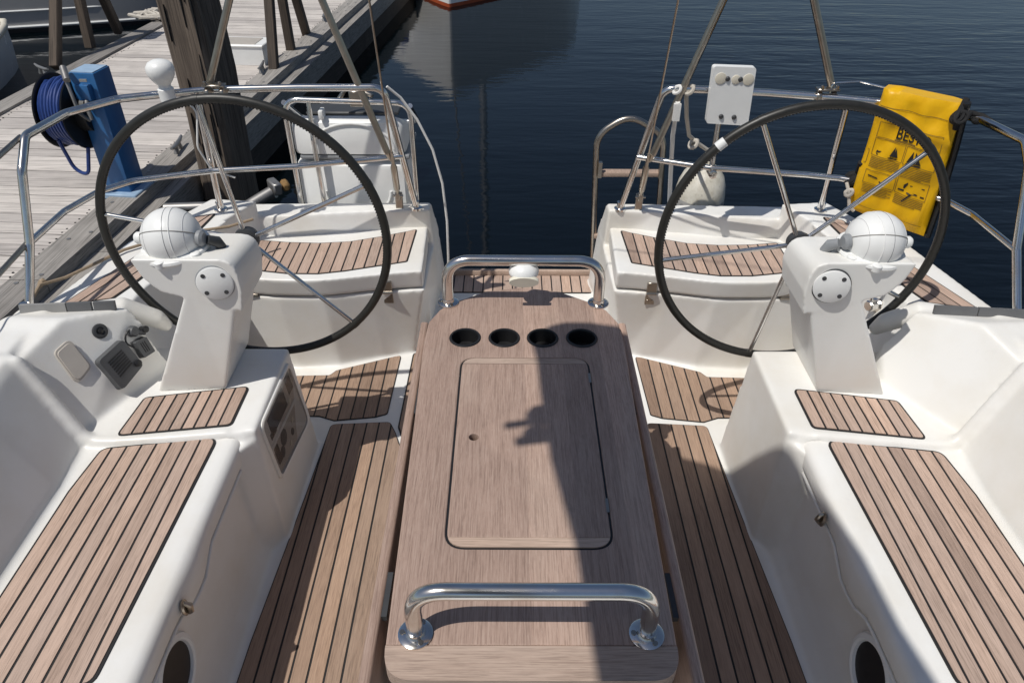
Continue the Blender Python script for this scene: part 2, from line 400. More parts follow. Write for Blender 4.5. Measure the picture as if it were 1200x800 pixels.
# ------------------------------------------------------------------ the boat
boat = thing('sailing_boat', 'white sailing boat seen from its own cockpit, moulded seats and teak decking', 'sailboat', (0, 0, -.55))
bm = bmesh.new()
prism(bm, [(-1.2, -.7), (1.2, -.7), (1.2, 2.34), (.40, 2.56), (.37, 3.0), (-.37, 3.0), (-.40, 2.56), (-1.2, 2.34)], -.2, 0)
for s in (1, -1):
    prism_xz(bm, mir([(.728, -.2), (.730, -.004), (.740, .016), (.756, .050), (.767, .10), (.790, .345), (.812, .400), (1.3, .405), (1.3, -.2)], s), -.7, 1.45)       # seat
    prism_xz(bm, mir([(1.14, .3), (1.158, .42), (1.264, .648), (1.290, .664), (1.39, .660), (1.44, .61), (1.46, .3)], s), -.7, 1.26)
    loft(bm, [[(x*s, y, z) for x, y, z in r] for r in ([(1.14, 1.25, .3), (1.158, 1.25, .42), (1.264, 1.25, .648), (1.290, 1.25, .664), (1.39, 1.25, .660), (1.46, 1.25, .3)], [(1.165, 1.44, .3), (1.176, 1.445, .415), (1.281, 1.485, .640), (1.30, 1.485, .662), (1.39, 1.485, .660), (1.46, 1.44, .3)])])                # coaming
    prism_xz(bm, mir([(1.26, .3), (1.27, .42), (1.30, .648), (1.31, .662), (1.39, .660), (1.44, .61), (1.46, .3)], s), 1.43, 1.69)
    fp = mir([(1.178, 1.442, .40), (1.06, 1.64, .40), (1.050, 1.745, .40), (1.058, 1.744, .51), (1.125, 1.752, .622), (1.232, 1.622, .672), (1.284, 1.492, .640)], s)
    loft(bm, [fp, [(p[0]+.17*s, p[1]+.01, p[2]) for p in fp]])                   # planar instrument recess face
    tube(bm, mir([(1.38, 1.462, .661), (1.278, 1.468, .648), (1.225, 1.452, .54), (1.172, 1.434, .432), (1.147, 1.426, .412), (1.09, 1.426, .410), (.93, 1.442, .411), (.80, 1.459, .411), (.757, 1.462, .396), (.746, 1.457, .31), (.742, 1.45, .18)], s), .016, 8)   # moulded bead
    hexa(bm, mir([(.694, 1.43), (.684, 1.85), (1.25, 1.85), (1.25, 1.40)], s), mir([(.722, 1.462), (.724, 1.838), (1.25, 1.838), (1.25, 1.405)], s), -.1, .421)   # pedestal block
    hexa(bm, mir([(.745, 1.37), (.694, 1.45), (.72, 1.6), (1.0, 1.6), (1.0, 1.37)], s), mir([(.77, 1.40), (.722, 1.465), (.76, 1.6), (1.0, 1.6), (1.0, 1.40)], s), -.1, .39)
    prism(bm, mir([(1.22, 1.69), (1.20, 1.95), (1.09, 2.46), (1.02, 2.62), (1.20, 2.64), (1.255, 2.52), (1.375, 2.28), (1.462, 1.86), (1.53, 1.69), (1.60, 1.2), (1.62, -.7), (1.3, -.7), (1.3, 1.69)], s), .36, .55)  # side deck
    hexa(bm, mir([(1.02, 1.84), (1.04, 2.3), (1.40, 2.3), (1.4, 1.8)], s), mir([(1.205, 1.80), (1.20, 1.95), (1.08, 2.45), (1.30, 2.42)], s), 0, .548)                # helm well side
    hexa(bm, mir([(.42, 2.378), (.535, 2.345), (.70, 2.29), (.86, 2.275), (1.12, 2.295), (1.15, 2.88), (.33, 2.96)], s), mir([(0.356, 2.334), (0.553, 2.310), (0.724, 2.277), (0.889, 2.277), (1.085, 2.295), (1.117, 2.791), (0.346, 2.853)], s), -.02, .325)  # locker base
    hexa(bm, mir([(.351, 2.690), (.548, 2.640), (.783, 2.590), (1.034, 2.600), (1.09, 2.53), (1.16, 2.78), (.344, 2.88)], s),
         mir([(.359, 2.676), (.548, 2.664), (.783, 2.634), (1.023, 2.603), (1.09, 2.53), (1.14, 2.72), (.357, 2.745)], s), .30, .489)               # stern wall
    prism(bm, mir([(.36, 2.50), (.345, 2.80), (.42, 2.80), (.44, 2.50)], s), 0.05, .32)
    tube(bm, mir([(1.26, 1.76, .60), (1.165, 1.785, .600), (1.098, 1.825, .535), (1.080, 1.845, .49)], s), [.03, .034, .030, .018], 10)   # rolled edge of the helm well
bm = soft(bm, .0066, 10)
o = obj('cockpit_moulding', bm, M['gel'], boat, True, (0, 0, 0), 70)
# hull below
bm = bmesh.new()
h0 = [(1.60, -1.2), (1.585, .6), (1.50, 1.70), (1.36, 2.28), (1.18, 2.64)]
for z0, z1, a, b in ((-.9, .40, .72, .985),):
    lo = [(x*a, y) for x, y in h0]; hi = [(x*b, y) for x, y in h0]
    A = lo[::-1]+[(-x, y) for x, y in lo]; B = hi[::-1]+[(-x, y) for x, y in hi]
    loft(bm, [[(*p, z0) for p in A], [(*p, z1) for p in B], [(p[0]*.975, p[1]-.02, z1) for p in B], [(p[0]*.96, p[1]-.02, z0) for p in A]], caps=False, closed=False)
    prism(bm, [(-1.0, 2.60), (1.0, 2.60), (.9, 2.70), (-.9, 2.70)], z0, -.03)
    prism(bm, [(-.36, 2.6), (.36, 2.6), (.36, 3.0), (-.36, 3.0)], -.30, -.19)
obj('hull', bm, M['hullwhite'], boat, False, (0, 0, 0))

for s in (1, -1):
    # seat lids (slightly proud skin with scalloped lower edge)
    prof_n = 7; rings = []
    ys = [-.60+.04*i for i in range(51)] + [1.445]
    for y in ys:
        sc = math.exp(-((y-1.05)/.075)**4)
        zs = .338-.028*sc; bul = .006*sc
        zz = zs
        ring = [(.790, zz), (.764-bul, zz), (.7605-bul, zz+.004), (.759-bul, zz+.012), (.7588-bul*.7, .378), (.7615, .391), (.770, .4015), (.782, .406), (.800, .4068), (1.10, .4075), (1.10, .385), (.82, .385), (.795, .36)]
        rings.append([(p[0]*s, y, p[1]) for p in ring])
    bm = bmesh.new(); loft(bm, rings); obj('seat_lid', bm, M['gel'], boat, True, (0, 0, 0), 50)
    rg = []
    for y in ys:
        zs = .338-.028*math.exp(-((y-1.05)/.075)**4)
        rg.append([(.80*s, y, zs-.008), (.7825*s, y, zs-.008), (.7825*s, y, zs+.004), (.80*s, y, zs+.004)])
    bm = bmesh.new(); loft(bm, rg); obj('lid_gap_shade', bm, M['lidgrey'], boat, False, (0, 0, 0))  # dark grey strip paints in the shaded gap below the lid
    bm = bmesh.new(); tube(bm, [((.7622-.007*math.exp(-((y-1.05)/.075)**4))*s, y, .338-.028*math.exp(-((y-1.05)/.075)**4)-.009) for y in ys[:-1]], .0042, 8); obj('locker_edge', bm, M['gel'], boat, True, (0, 0, 0))
    # helm seat lids
    bm = bmesh.new()
    ft = [(0.358, 2.328), (0.414, 2.324), (0.553, 2.297), (0.724, 2.260), (0.889, 2.262), (1.096, 2.287)]
    ft = [(p.x, p.y) for p in fillet([(*p, 0) for p in ft], .5, 6)]
    bk = [(1.096, 2.631), (0.783, 2.626), (0.548, 2.688), (0.372, 2.729)]
    hexa(bm, mir([(x, y+.012) for x, y in ft]+bk, s), mir(ft+bk, s), .332, .409)
    bm = soft(bm, .0055, 10); obj('helm_seat_lid', bm, M['gel'], boat, True, (0, 0, 0), 70)
    # hinges on the locker fronts
    for x, y in ((0.491, 2.321), (0.982, 2.297)):
        hg = bmesh.new(); box(hg, (x*s, y+.004, .298), (.036, .008, .05)); box(hg, (x*s, y-.008, .355), (.036, .010, .040)); bevel(hg, .0015, 1)
        tube(hg, [((x-.019)*s, y-.012, .329), ((x+.019)*s, y-.012, .329)], .007, 8)
        for dx in (-.009, .009): lathe(hg, [(.0045, 0), (.0035, .002)], frame(((x+dx)*s, y-.001, .291), (0, -1, 0)), 8)
        obj('hinge', hg, M['steel_old'], boat)
    # teak
    P = lambda pts: mir(pts, s)
    teak_panel(boat, P([(.818, 1.447), (1.113, 1.402), (1.128, 1.25), (1.128, .752), (.838, .752)]), .4085, .0385, rfil=.028)
    teak_panel(boat, P([(.838, .66), (1.128, .66), (1.128, -.5), (.838, -.5)]), .4085, .0385)
    teak_panel(boat, P([(.789, 1.646), (1.074, 1.593), (1.086, 1.431), (.790, 1.476)]), .4225, .0325, rfil=.018)
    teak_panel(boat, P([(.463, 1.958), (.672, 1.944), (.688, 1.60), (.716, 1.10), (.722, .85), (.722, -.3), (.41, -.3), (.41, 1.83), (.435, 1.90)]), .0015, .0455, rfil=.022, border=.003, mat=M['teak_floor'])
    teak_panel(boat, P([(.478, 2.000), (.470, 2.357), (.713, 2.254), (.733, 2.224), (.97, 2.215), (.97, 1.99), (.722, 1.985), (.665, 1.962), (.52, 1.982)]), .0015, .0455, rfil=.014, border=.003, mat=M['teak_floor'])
    teak_panel(boat, P([(0.409, 2.663), (0.445, 2.642), (0.551, 2.595), (0.662, 2.553), (0.783, 2.539), (0.910, 2.545), (1.018, 2.562), (1.018, 2.338), (0.961, 2.323), (0.848, 2.302), (0.734, 2.301), (0.641, 2.322), (0.553, 2.351), (0.476, 2.376), (0.419, 2.395)]), .4085, .0405, rfil=.012)
    dv = V((1.205-1.41, 2.475-1.865))
    teak_panel(boat, P([(1.405, 1.868), (1.203, 2.475), (1.135, 2.505), (1.165, 2.25), (1.235, 1.985), (1.262, 1.905)]), .5515, .034, (dv.x*s, dv.y), rfil=.012)
# centre floor strip and the transom step
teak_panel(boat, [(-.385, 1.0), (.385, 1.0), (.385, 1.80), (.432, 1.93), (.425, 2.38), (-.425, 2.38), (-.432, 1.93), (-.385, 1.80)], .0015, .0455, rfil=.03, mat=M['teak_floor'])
teak_panel(boat, [(-.345, 2.83), (.345, 2.83), (.345, 2.985), (-.345, 2.985)], .0015, .0455, rfil=.01)
bm = bmesh.new(); box(bm, (0, 2.992, .012), (.70, .022, .035)); bevel(bm, .006, 2); obj('transom_batten', bm, M['teak_end'], boat, origin=(0, 2.99, .01))

# stern quarter latch, grey trim strips, cover plates and gear on the instrument recess faces
def face_frame(s, px):  # a point on the recess face -> frame with z out of the face
    n = V((-.69*s, -.414, .593)); return frame(px, n, V((0, 1, 0)) )
for s in (1, -1):
    parts = ((1.150, 1.200, 'grey'), (1.206, 1.262, 'grey'), (1.265, 1.37, 'lgrey')) if s < 0 else ((1.165, 1.265, 'grey'), (1.268, 1.385, 'grey'))
    for a, b, mt in parts:
        bm = bmesh.new(); rg = []
        for x in (a, b):
            y = 1.735-(x-1.16)*.30; z = .630+(x-1.16)*.13; rg.append([(x*s, y-.012, z), (x*s, y-.002, z), (x*s, y+.004, z+.026), (x*s, y-.006, z+.028)])
        loft(bm, rg)
        bevel(bm, .002, 1); obj('trim_strip', bm, M[mt], boat, origin=((a+b)/2*s, 1.6, .70))
# hatch rings and dark openings low on the seat fronts
for s, yc, zc in ((-1, .888, .222), (1, .892, .222)):
    mt = frame((.7775*s, yc, zc), (-s, 0, .09), (0, 1, 0))
    bm = bmesh.new(); prof = [(.066, 0), (.068, .008), (.074, .011), (.084, .008), (.088, 0)]
    n = 40; rg = [[mt @ V((r*math.cos(2*math.pi*k/n), r*math.sin(2*math.pi*k/n)*1.0, z)) for k in range(n)] for r, z in prof]
    loft(bm, rg, caps=False); rim = obj('hatch_ring', bm, M['whitep'], boat, origin=(.777*s, yc, zc))
    bm = bmesh.new(); lathe(bm, [(.068, -.003), (.068, .0015)], mt, 32); obj('opening', bm, M['black'], rim, origin=(.777*s, yc, zc))
# latches
for s, yc, zc in ((-1, .965, .352), (1, 1.225, .347)):
    bm = bmesh.new(); mt = frame((.7525*s, yc, zc), (-s, 0, .08), (0, 1, 0))
    lathe(bm, [(.017, 0), (.018, .003), (.014, .006), (.009, .006)], mt @ Matrix.Diagonal((.8, 1.3, 1, 1)), 16)
    tube(bm, [mt @ V(p) for p in ((0, .016, .004), (.002, .004, .014), (0, -.014, .012), (0, -.02, .006))], [.005, .007, .006, .004], 8)
    obj('latch', bm, M['steel_old'], boat, origin=(.7525*s, yc, zc))

# ---- left recess face: hatch cover, socket, speaker, microphone clip
def quad_box(pts, n, h0, h1, inset_top=0):
    n = V(n).normalized(); c = sum((V(p) for p in pts), V())/len(pts); bm = bmesh.new()
    loft(bm, [[V(p)+n*h0 for p in pts], [(V(p)-c)*(1-inset_top)+c+n*h1 for p in pts]])
    return bm
nL = V((.79, -.44, .43)).normalized()
q = fillet([(-1.2421, 1.5458, .6164), (-1.2205, 1.5966, .6272), (-1.1795, 1.5802, .5415), (-1.1998, 1.525, .5204)], .016, 5, True)
bm = quad_box(q, nL, -.02, .007, .03); cov = obj('cover_plate', bm, M['beige'], boat, origin=V((-1.22, 1.58, .57)))
cov['label'] = 'beige hinged cover plate on the cockpit side'
c = sum((V(p) for p in q), V())/len(q)
bm = quad_box([(V(p)-c)*.86+c+nL*.0065 for p in q], nL, 0, .004, .02); obj('lid', bm, M['beige'], cov, origin=V((-1.22, 1.58, .57)))
bm = bmesh.new(); mt = frame((-1.1711, 1.6588, .6061), nL, (0, 1, 0))
lathe(bm, [(.021, -.01), (.021, .003), (.018, .005), (.012, .005), (.010, .002), (.002, .002)], mt, 22)
so = obj('socket', bm, M['dark'], boat, origin=(-1.171, 1.659, .606))
bm = bmesh.new(); lathe(bm, [(.008, 0), (.007, .007), (.003, .009)], mt, 12); obj('socket_pin', bm, M['black'], so, origin=(-1.171, 1.659, .606))

kt = thing('throttle_knob', 'small chrome control knob on the cockpit side behind the right pedestal', 'knob', (1.17, 2.03, .45))
bm = bmesh.new(); mt = frame((1.172, 2.028, .466), (-.93, -.36, .1), (0, 1, 0)); lathe(bm, [(.026, -.03), (.026, .0), (.020, .006), (.019, .030), (.015, .034)], mt, 8); obj('knob', bm, M['steel'], kt, True, (1.17, 2.03, .45), 25)
bm = bmesh.new(); tube(bm, [mt @ V((0, 0, .02)), mt @ V((.01, -.05, .03)), mt @ V((.02, -.09, .028))], .005, 8); obj('lever', bm, M['steel'], kt, True, (1.17, 2.03, .45))
# window on the left block and its contents
wc = [(-.7225, 1.7905, .394), (-.7065, 1.8185, .136), (-.7095, 1.507, .190), (-.7235, 1.4915, .404)]
wn = (V(wc[1])-V(wc[0])).cross(V(wc[2])-V(wc[1])).normalized()
if wn.x < 0: wn = -wn
wo = sum((V(p) for p in wc), V())/4
def wpt(u, v, h=0):   # u along y (0 front .. 1 aft), v up
    a = V(wc[2]).lerp(V(wc[1]), u); b = V(wc[3]).lerp(V(wc[0]), u); return a.lerp(b, v)+wn*h
outer = fillet([wpt(-.02, -.03), wpt(1.02, -.03), wpt(1.02, 1.03), wpt(-.02, 1.03)], .03, 5, True)
inner = fillet([wpt(.02, .01), wpt(.98, .01), wpt(.98, .98), wpt(.02, .98)], .025, 5, True)
bm = bmesh.new(); k = len(outer)
loft(bm, [[p-wn*.03 for p in outer], [p+wn*.006 for p in outer], [p+wn*.009 for p in [a.lerp(b, .3) for a, b in zip(outer, inner)]], [p+wn*.007 for p in inner], [p-wn*.03 for p in inner]], caps=False)
wf = obj('window_frame', bm, M['gel'], boat, True, wo)
bm = quad_box(inner, wn, .0035, .007); obj('pane', bm, M['glass'], wf, False, wo)
bm = quad_box(inner, wn, -.02, .0005); bk = obj('instrument_panel', bm, M['beige'], boat, False, wo)
for u, v, w_, h_, mt in ((.42, .76, .52, .30, 'screen'), (.86, .80, .14, .26, 'dark'), (.46, .50, .90, .05, 'whitep'), (.20, .64, .16, .10, 'dark'), (.14, .30, .10, .30, 'screen')):  # the wide white bar is a painted reflection, the rest are instruments
    bm = quad_box([wpt(u-w_/2, v-h_/2), wpt(u+w_/2, v-h_/2), wpt(u+w_/2, v+h_/2), wpt(u-w_/2, v+h_/2)], wn, 0, .002); obj('instrument', bm, M[mt], bk, False, wo)
for u, v, r in ((.36, .36, .026), (.24, .22, .018), (.66, .36, .010), (.58, .22, .012), (.46, .13, .009), (.75, .60, .011)):
    bm = bmesh.new(); lathe(bm, [(r, 0), (r, .002), (r*.8, .0025)], frame(wpt(u, v), wn, (0, 1, 0)), 18); obj('gauge', bm, M['dark' if r > .011 else 'cream'], bk, True, wo)
# faint moulding line between seat front and pedestal block, both sides: small scuffs on the seat lip
# ------------------------------------------------------------------ speaker, microphone clip (loose gear on the left recess face)
sq = [(-1.1789, 1.5908, .551), (-1.1386, 1.6776, .5695), (-1.1042, 1.6772, .4726), (-1.1352, 1.5833, .4481)]
sp = thing('loudspeaker', 'dark grey slotted extension loudspeaker on the left cockpit side', 'loudspeaker', (-1.14, 1.63, .45))
q = fillet(sq, .014, 4, True)
bm = quad_box(q, nL, -.012, .026, .07); bevel(bm, .003, 2, 50); obj('housing', bm, M['spk'], sp, origin=(-1.14, 1.63, .5))
c = sum((V(p) for p in sq), V())/4
def spt(u, v, h): return (V(sq[3]).lerp(V(sq[2]), u)).lerp(V(sq[0]).lerp(V(sq[1]), u), v)*1.0+nL*h
for i in range(7):
    v = .32+i*.075
    bm = quad_box([spt(.22, v-.018, 0), spt(.74, v-.018, 0), spt(.74, v+.018, 0), spt(.22, v+.018, 0)], nL, .020, .0264); obj('slot', bm, M['black'], sp, False, (-1.14, 1.63, .5))
bm = bmesh.new(); lathe(bm, [(.010, 0), (.010, .008), (.007, .010)], frame(spt(.86, .2, .024), nL, (0, 1, 0)), 16); obj('knob', bm, M['black'], sp, origin=(-1.14, 1.63, .5))
vh = thing('microphone_clip', 'dark grey microphone with coiled cord clipped beside the loudspeaker', 'microphone', (-1.10, 1.72, .50))
nM = V((.876, -.37, .308)).normalized()
mq = [(-1.1233, 1.6917, .5445), (-1.1045, 1.7319, .5399), (-1.0879, 1.7262, .4855), (-1.1058, 1.6859, .4877)]
bm = quad_box(fillet(mq, .004, 3, True), nM, -.01, .022, .12); bevel(bm, .002, 1, 50); obj('body', bm, M['spk'], vh, origin=(-1.1, 1.72, .5))
for u in (.35, .5, .65):
    a = V(mq[0]).lerp(V(mq[1]), u); b = V(mq[3]).lerp(V(mq[2]), u)
    bm = bmesh.new(); tube(bm, [a.lerp(b, .2)+nM*.0215, a.lerp(b, .75)+nM*.0215], .0018, 6); obj('rib', bm, M['black'], vh, origin=(-1.1, 1.72, .5))
bm = bmesh.new(); mt = frame((-1.1189, 1.715, .566), nM, (0, 1, 0)); lathe(bm, [(.016, -.01), (.016, .012), (.012, .018), (.006, .018)], mt, 18); tube(bm, [mt @ V((0, 0, .008)), (-1.095, 1.735, .548)], .008, 8); obj('clip', bm, M['spk'], vh, origin=(-1.1, 1.72, .5))
bm = bmesh.new(); lathe(bm, [(.010, -.01), (.010, .02), (.007, .022)], frame((-1.1043, 1.7415, .5545), nM, (0, 1, 0)), 14); obj('button', bm, M['black'], vh, origin=(-1.1, 1.72, .5))
bm = bmesh.new(); tube(bm, fillet([(-1.11, 1.712, .580), (-1.122, 1.690, .578), (-1.124, 1.676, .552), (-1.106, 1.680, .535)], .02, 6), .0026, 8); obj('cord', bm, M['black'], vh, origin=(-1.1, 1.72, .5))

# ------------------------------------------------------------------ steering pedestals with compass
def pedestal(s, label):
    t = thing('steering_pedestal', label, 'steering pedestal', (.95*s, 1.74, .435), 'steering pedestals')
    bm = bmesh.new()
    hexa(bm, mir([(.857, 1.635), (1.047, 1.622), (1.047, 1.845), (.857, 1.865)], s), mir([(.745, 1.632), (.880, 1.632), (.880, 1.825), (.745, 1.825)], s), .42, .77)
    prof = [(.738, .755), (.750, .690), (.870, .728), (.905, .738), (.950, .752), (.985, .795), (1.006, .848), (.80, .848), (.768, .840), (.746, .812)]
    prof = [(p.x, p.y) for p in fillet([(*p, 0) for p in [(.737, .76), (.750, .690), (.868, .726), (.905, .736), (.955, .750), (.990, .795), (1.008, .849), (.743, .849)]], [0, 0, .01, .02, .04, .03, .006, .065], 6, True)]
    loft(bm, [[(x*s, 1.632, z) for x, z in prof], [(x*s, 1.828, z-(.025 if z > .79 else 0)) for x, z in prof]])
    bm = soft(bm, .004, 9); obj('housing', bm, M['gel_pod'], t, True, (.95*s, 1.74, .435), 70)
    # round inspection plate
    mt = frame((.801*s, 1.628, .783), (-.12*s, -1, .05), (1, 0, 0))
    bm = bmesh.new(); lathe(bm, [(.050, -.006), (.050, .0), (.047, .002)], mt, 36); obj('gasket', bm, M['mgrey' if s < 0 else 'dark'], t, True, (.95*s, 1.74, .435))
    bm = bmesh.new(); lathe(bm, [(.047, .0), (.047, .005), (.044, .007)], mt, 36); cv = obj('cover', bm, M['whitep'], t, True, (.95*s, 1.74, .435))
    for a in (45, 135, 225, 315):
        bm = bmesh.new(); lathe(bm, [(.006, 0), (.006, .0015), (.002, .0015)], mt @ Matrix.Translation((.035*math.cos(R(a)), .035*math.sin(R(a)), .0065)), 10); obj('screw', bm, M['dark'], cv, True, (.95*s, 1.74, .435))
    # compass under a white cover
    oc = (.95*s, 1.74, .435); C0 = V((.919*s, 1.708, .875)); ax = V((.06*s, -.10, 1)).normalized(); mt = frame(C0, ax, (1, 0, 0))
    bm = bmesh.new(); lathe(bm, [(.072, -.040), (.087, -.038), (.090, -.032), (.088, -.026), (.077, -.022)], mt, 40); fl = obj('compass_flange', bm, M['whitep'], t, True, oc)
    for a in (215, 260, 325):
        bm = bmesh.new(); lathe(bm, [(.013, -.038), (.013, -.023), (.009, -.021)], mt @ Matrix.Translation((.082*math.cos(R(a)), .082*math.sin(R(a)), 0)), 12); obj('lug', bm, M['whitep'], fl, True, oc)
    bm = bmesh.new(); prof = [(.0755*math.cos(R(e)), .0755*math.sin(R(e))) for e in range(-24, 90, 6)]+[(.002, .0755)]
    lathe(bm, prof, mt, 44); dm = obj('compass_cover', bm, M['whitep'], t, True, oc)
    def arc(nrm, off, r, mat, name, th, a0=0, a1=180):
        f2 = mt @ frame(V(nrm).normalized()*off, nrm, (1, 0, 0) if abs(V(nrm).normalized().x) < .9 else (0, 1, 0)); rr = math.sqrt(.0757**2-off**2)
        pts = [f2 @ V((rr*math.cos(R(a)), rr*math.sin(R(a)), 0)) for a in range(0, 360, 6)]
        keep = [p for p in pts if (p-C0).dot(ax) > -.028]
        i0 = next((i for i in range(len(pts)) if pts[i-1] not in keep and pts[i] in keep), 0); pts = pts[i0:]+pts[:i0]; keep = [p for p in pts if p in keep]
        b = bmesh.new(); tube(b, keep, th, 6); obj(name, b, mat, dm, True, oc)
    arc((1, .12, 0), 0.005, .08, M['mgrey'], 'seam', .0007); arc((1, .12, 0), .020*-s, .08, M['whitep'], 'seam', .0014)
    arc((1, .1, 0), -.05, .08, M['lidgrey2'], 'seam', .0006); arc((1, .1, 0), .05, .08, M['lidgrey2'], 'seam', .0006)
    arc((0, .69, .72), 0, .08, M['lidgrey'], 'bail', .0013)
    for k, r in ((-s, .021), (s, .016)):
        bm = bmesh.new(); lathe(bm, [(r, 0), (r, .010), (r*.7, .016)], frame(C0+V((.074*k, -.012, .002)), (k, -.1, 0), (0, 0, 1)), 18); obj('knob', bm, M['mgrey'] if k == -s else M['whitep'], t, True, oc)
    bm = bmesh.new(); tube(bm, [C0+V((-.094*s, -.008, -.004)), C0+V((-.112*s, .006, -.018)), C0+V((-.118*s, .016, -.04))], [.012, .015, .012], 10); obj('cable_gland', bm, M['dark'] if s < 0 else M['mgrey'], t, True, oc)
    return t
pedestal(-1, 'white steering pedestal with compass, left one beside the blue dock post')
pedestal(1, 'white steering pedestal with compass, right one below the yellow bag')

# ------------------------------------------------------------------ steering wheels
def wheel(cx, cy, cz, rad, a0, label, tape=None):
    t = thing('helm_wheel', label, 'steering wheel', (cx, cy, cz), 'steering wheels')
    bm = bmesh.new(); n = 120
    tube(bm, [(cx+rad*math.cos(2*math.pi*k/n), cy, cz+rad*math.sin(2*math.pi*k/n)) for k in range(n)], .0125, 12, closed=True)
    rim = obj('rim', bm, M['wheel'], t, True, (cx, cy, cz))
    bm = bmesh.new(); m2 = 280   # leather stitching ridge round the inside of the rim
    for k in range(m2):
        a = 2*math.pi*k/m2; r = rad-.0122
        box(bm, (cx+r*math.cos(a), cy-.004, cz+r*math.sin(a)), (.0016, .005, .0035), Matrix.Rotation(-a, 4, 'Y'))
    obj('stitching', bm, M['black'], rim, False, (cx, cy, cz))['kind'] = 'stuff'
    bm = bmesh.new(); lathe(bm, [(.030, -.02), (.036, .0), (.035, .010), (.020, .016), (.016, .028)], frame((cx, cy, cz), (0, -1, 0), (1, 0, 0)), 24); obj('hub', bm, M['dark'], t, True, (cx, cy, cz))
    for k in range(5):
        a = R(a0+72*k); e = V((math.cos(a), 0, math.sin(a))); o0 = V((cx, cy, cz))
        bm = bmesh.new(); tube(bm, [o0+e*.03+V((0, -.004, 0)), o0+e*(rad-.004)], .0068, 10); obj('spoke', bm, M['steel'], t, True, (cx, cy, cz))
        bm = bmesh.new(); tg = V((-math.sin(a), 0, math.cos(a))); tube(bm, [o0+e*rad-tg*.008, o0+e*rad+tg*.008], .0133, 12); obj('spoke_clamp', bm, M['wheel'], rim, True, (cx, cy, cz))
    if tape:
        bm = bmesh.new(); pts = [(cx+rad*math.cos(R(tape+d)), cy, cz+rad*math.sin(R(tape+d))) for d in (-1.8, -.9, 0, .9, 1.8)]; tube(bm, pts, .0134, 12); obj('tape', bm, M['whitep'], rim, True, (cx, cy, cz))
    return t
wheel(-.789, 1.87, .783, .400, 97, 'black rimmed steering wheel on the left, in front of the dock')
wheel(.793, 1.87, .778, .400, 44.5, 'black rimmed steering wheel on the right, with white tape on its rim', 133)

# ------------------------------------------------------------------ cockpit table
tb = thing('cockpit_table', 'weathered teak cockpit table with four drink holders and two steel handles', 'table', (0, 1.15, 0))
TO = (0, 1.15, .68)
out = [(-.232, .604), (.232, .604), (.244, 1.2), (.252, 1.49), (.247, 1.575), (.222, 1.635), (.185, 1.672), (.10, 1.728), (0, 1.748), (-.10, 1.728), (-.185, 1.672), (-.222, 1.635), (-.247, 1.575), (-.252, 1.49), (-.244, 1.2)]
out = [(q.x, q.y) for q in fillet([(*p, 0) for p in out], [.052, .052]+[.02]*(len(out)-2), 8, True)]
near = dedupe(clip(out, 1, .662, True)); main = dedupe(clip(out, 1, .6635, False))
lidp = lambda d: [(q.x, q.y) for q in fillet([(-.1505-d, .856-d, 0), (.1515+d, .856-d, 0), (.1515+d, 1.42+d, 0), (-.1505-d, 1.42+d, 0)], .036+d, 7, True)]
cups = [(-.149, 1.505), (-.050, 1.505), (.047, 1.505), (.146, 1.505)]
bm = curve_fill([main, lidp(.0042)]+[circle(c, .036) for c in cups], .668, .700, .003)
obj('table_top', bm, M['table'], tb, True, TO, 35)
def strip_bm(poly, z0, z1): b = bmesh.new(); prism(b, poly, z0, z1); bevel(b, .0015, 1, 60); return b
def yx_board(poly, z0, z1, name, par):  # board whose grain runs across: object turned 90 degrees
    c = V((sum(p[0] for p in poly)/len(poly), sum(p[1] for p in poly)/len(poly), z0))
    b = bmesh.new(); prism(b, [(p[1]-c.y, -(p[0]-c.x)) for p in poly], 0, z1-z0); bevel(b, .0025, 2, 60)
    o = obj(name, b, M['teak_end'], None, True, (0, 0, 0)); o.parent = par
    o.location = c-(V(par.location) if par.parent is None else V(par['wloc'])); o.rotation_euler = (0, 0, R(90)); o['wloc'] = tuple(c); return o
yx_board(near, .668, .7005, 'end_board', tb)
L = lidp(0)
lid_mid = dedupe(clip(clip(L, 1, .878, False), 1, 1.398, True)); lid_lo = dedupe(clip(L, 1, .8772, True)); lid_hi = dedupe(clip(L, 1, 1.3988, False))
bm = curve_fill([lid_mid, circle((-.112, 1.143), .0105, 18)], .676, .7005, .0012)
lid = obj('table_lid', bm, M['table'], tb, True, TO, 35)
yx_board(lid_lo, .676, .7006, 'end_board', lid); yx_board(lid_hi, .676, .7006, 'end_board', lid)
bm = curve_fill([lidp(.0044), lidp(-.0004)], .670, .6975, .0002); obj('lid_joint', bm, M['black'], tb, False, TO)
bm = bmesh.new(); box(bm, (0, 1.14, .655), (.44, .99, .02)); obj('tray', bm, M['black'], tb, False, TO)
for y in (.955, 1.345):
    bm = bmesh.new(); box(bm, (.1525, y, .6990), (.006, .035, .004)); obj('lid_hinge', bm, M['steel_old'], tb, False, TO)
for c in cups:
    bm = bmesh.new(); mt = Matrix.Translation((*c, .70)); lathe(bm, [(.0335, .0005), (.0345, .0035), (.0385, .0035), (.0405, .0005), (.0366, -.0005), (.0366, -.06), (.0335, -.06), (.0335, .0005)], mt, 32, False)
    cp = obj('cup_holder', bm, M['black'], tb, True, TO)
    bm = bmesh.new(); lathe(bm, [(.0335, -.058), (.0335, -.052)], mt, 24); obj('bottom', bm, M['black'], cp, True, TO)
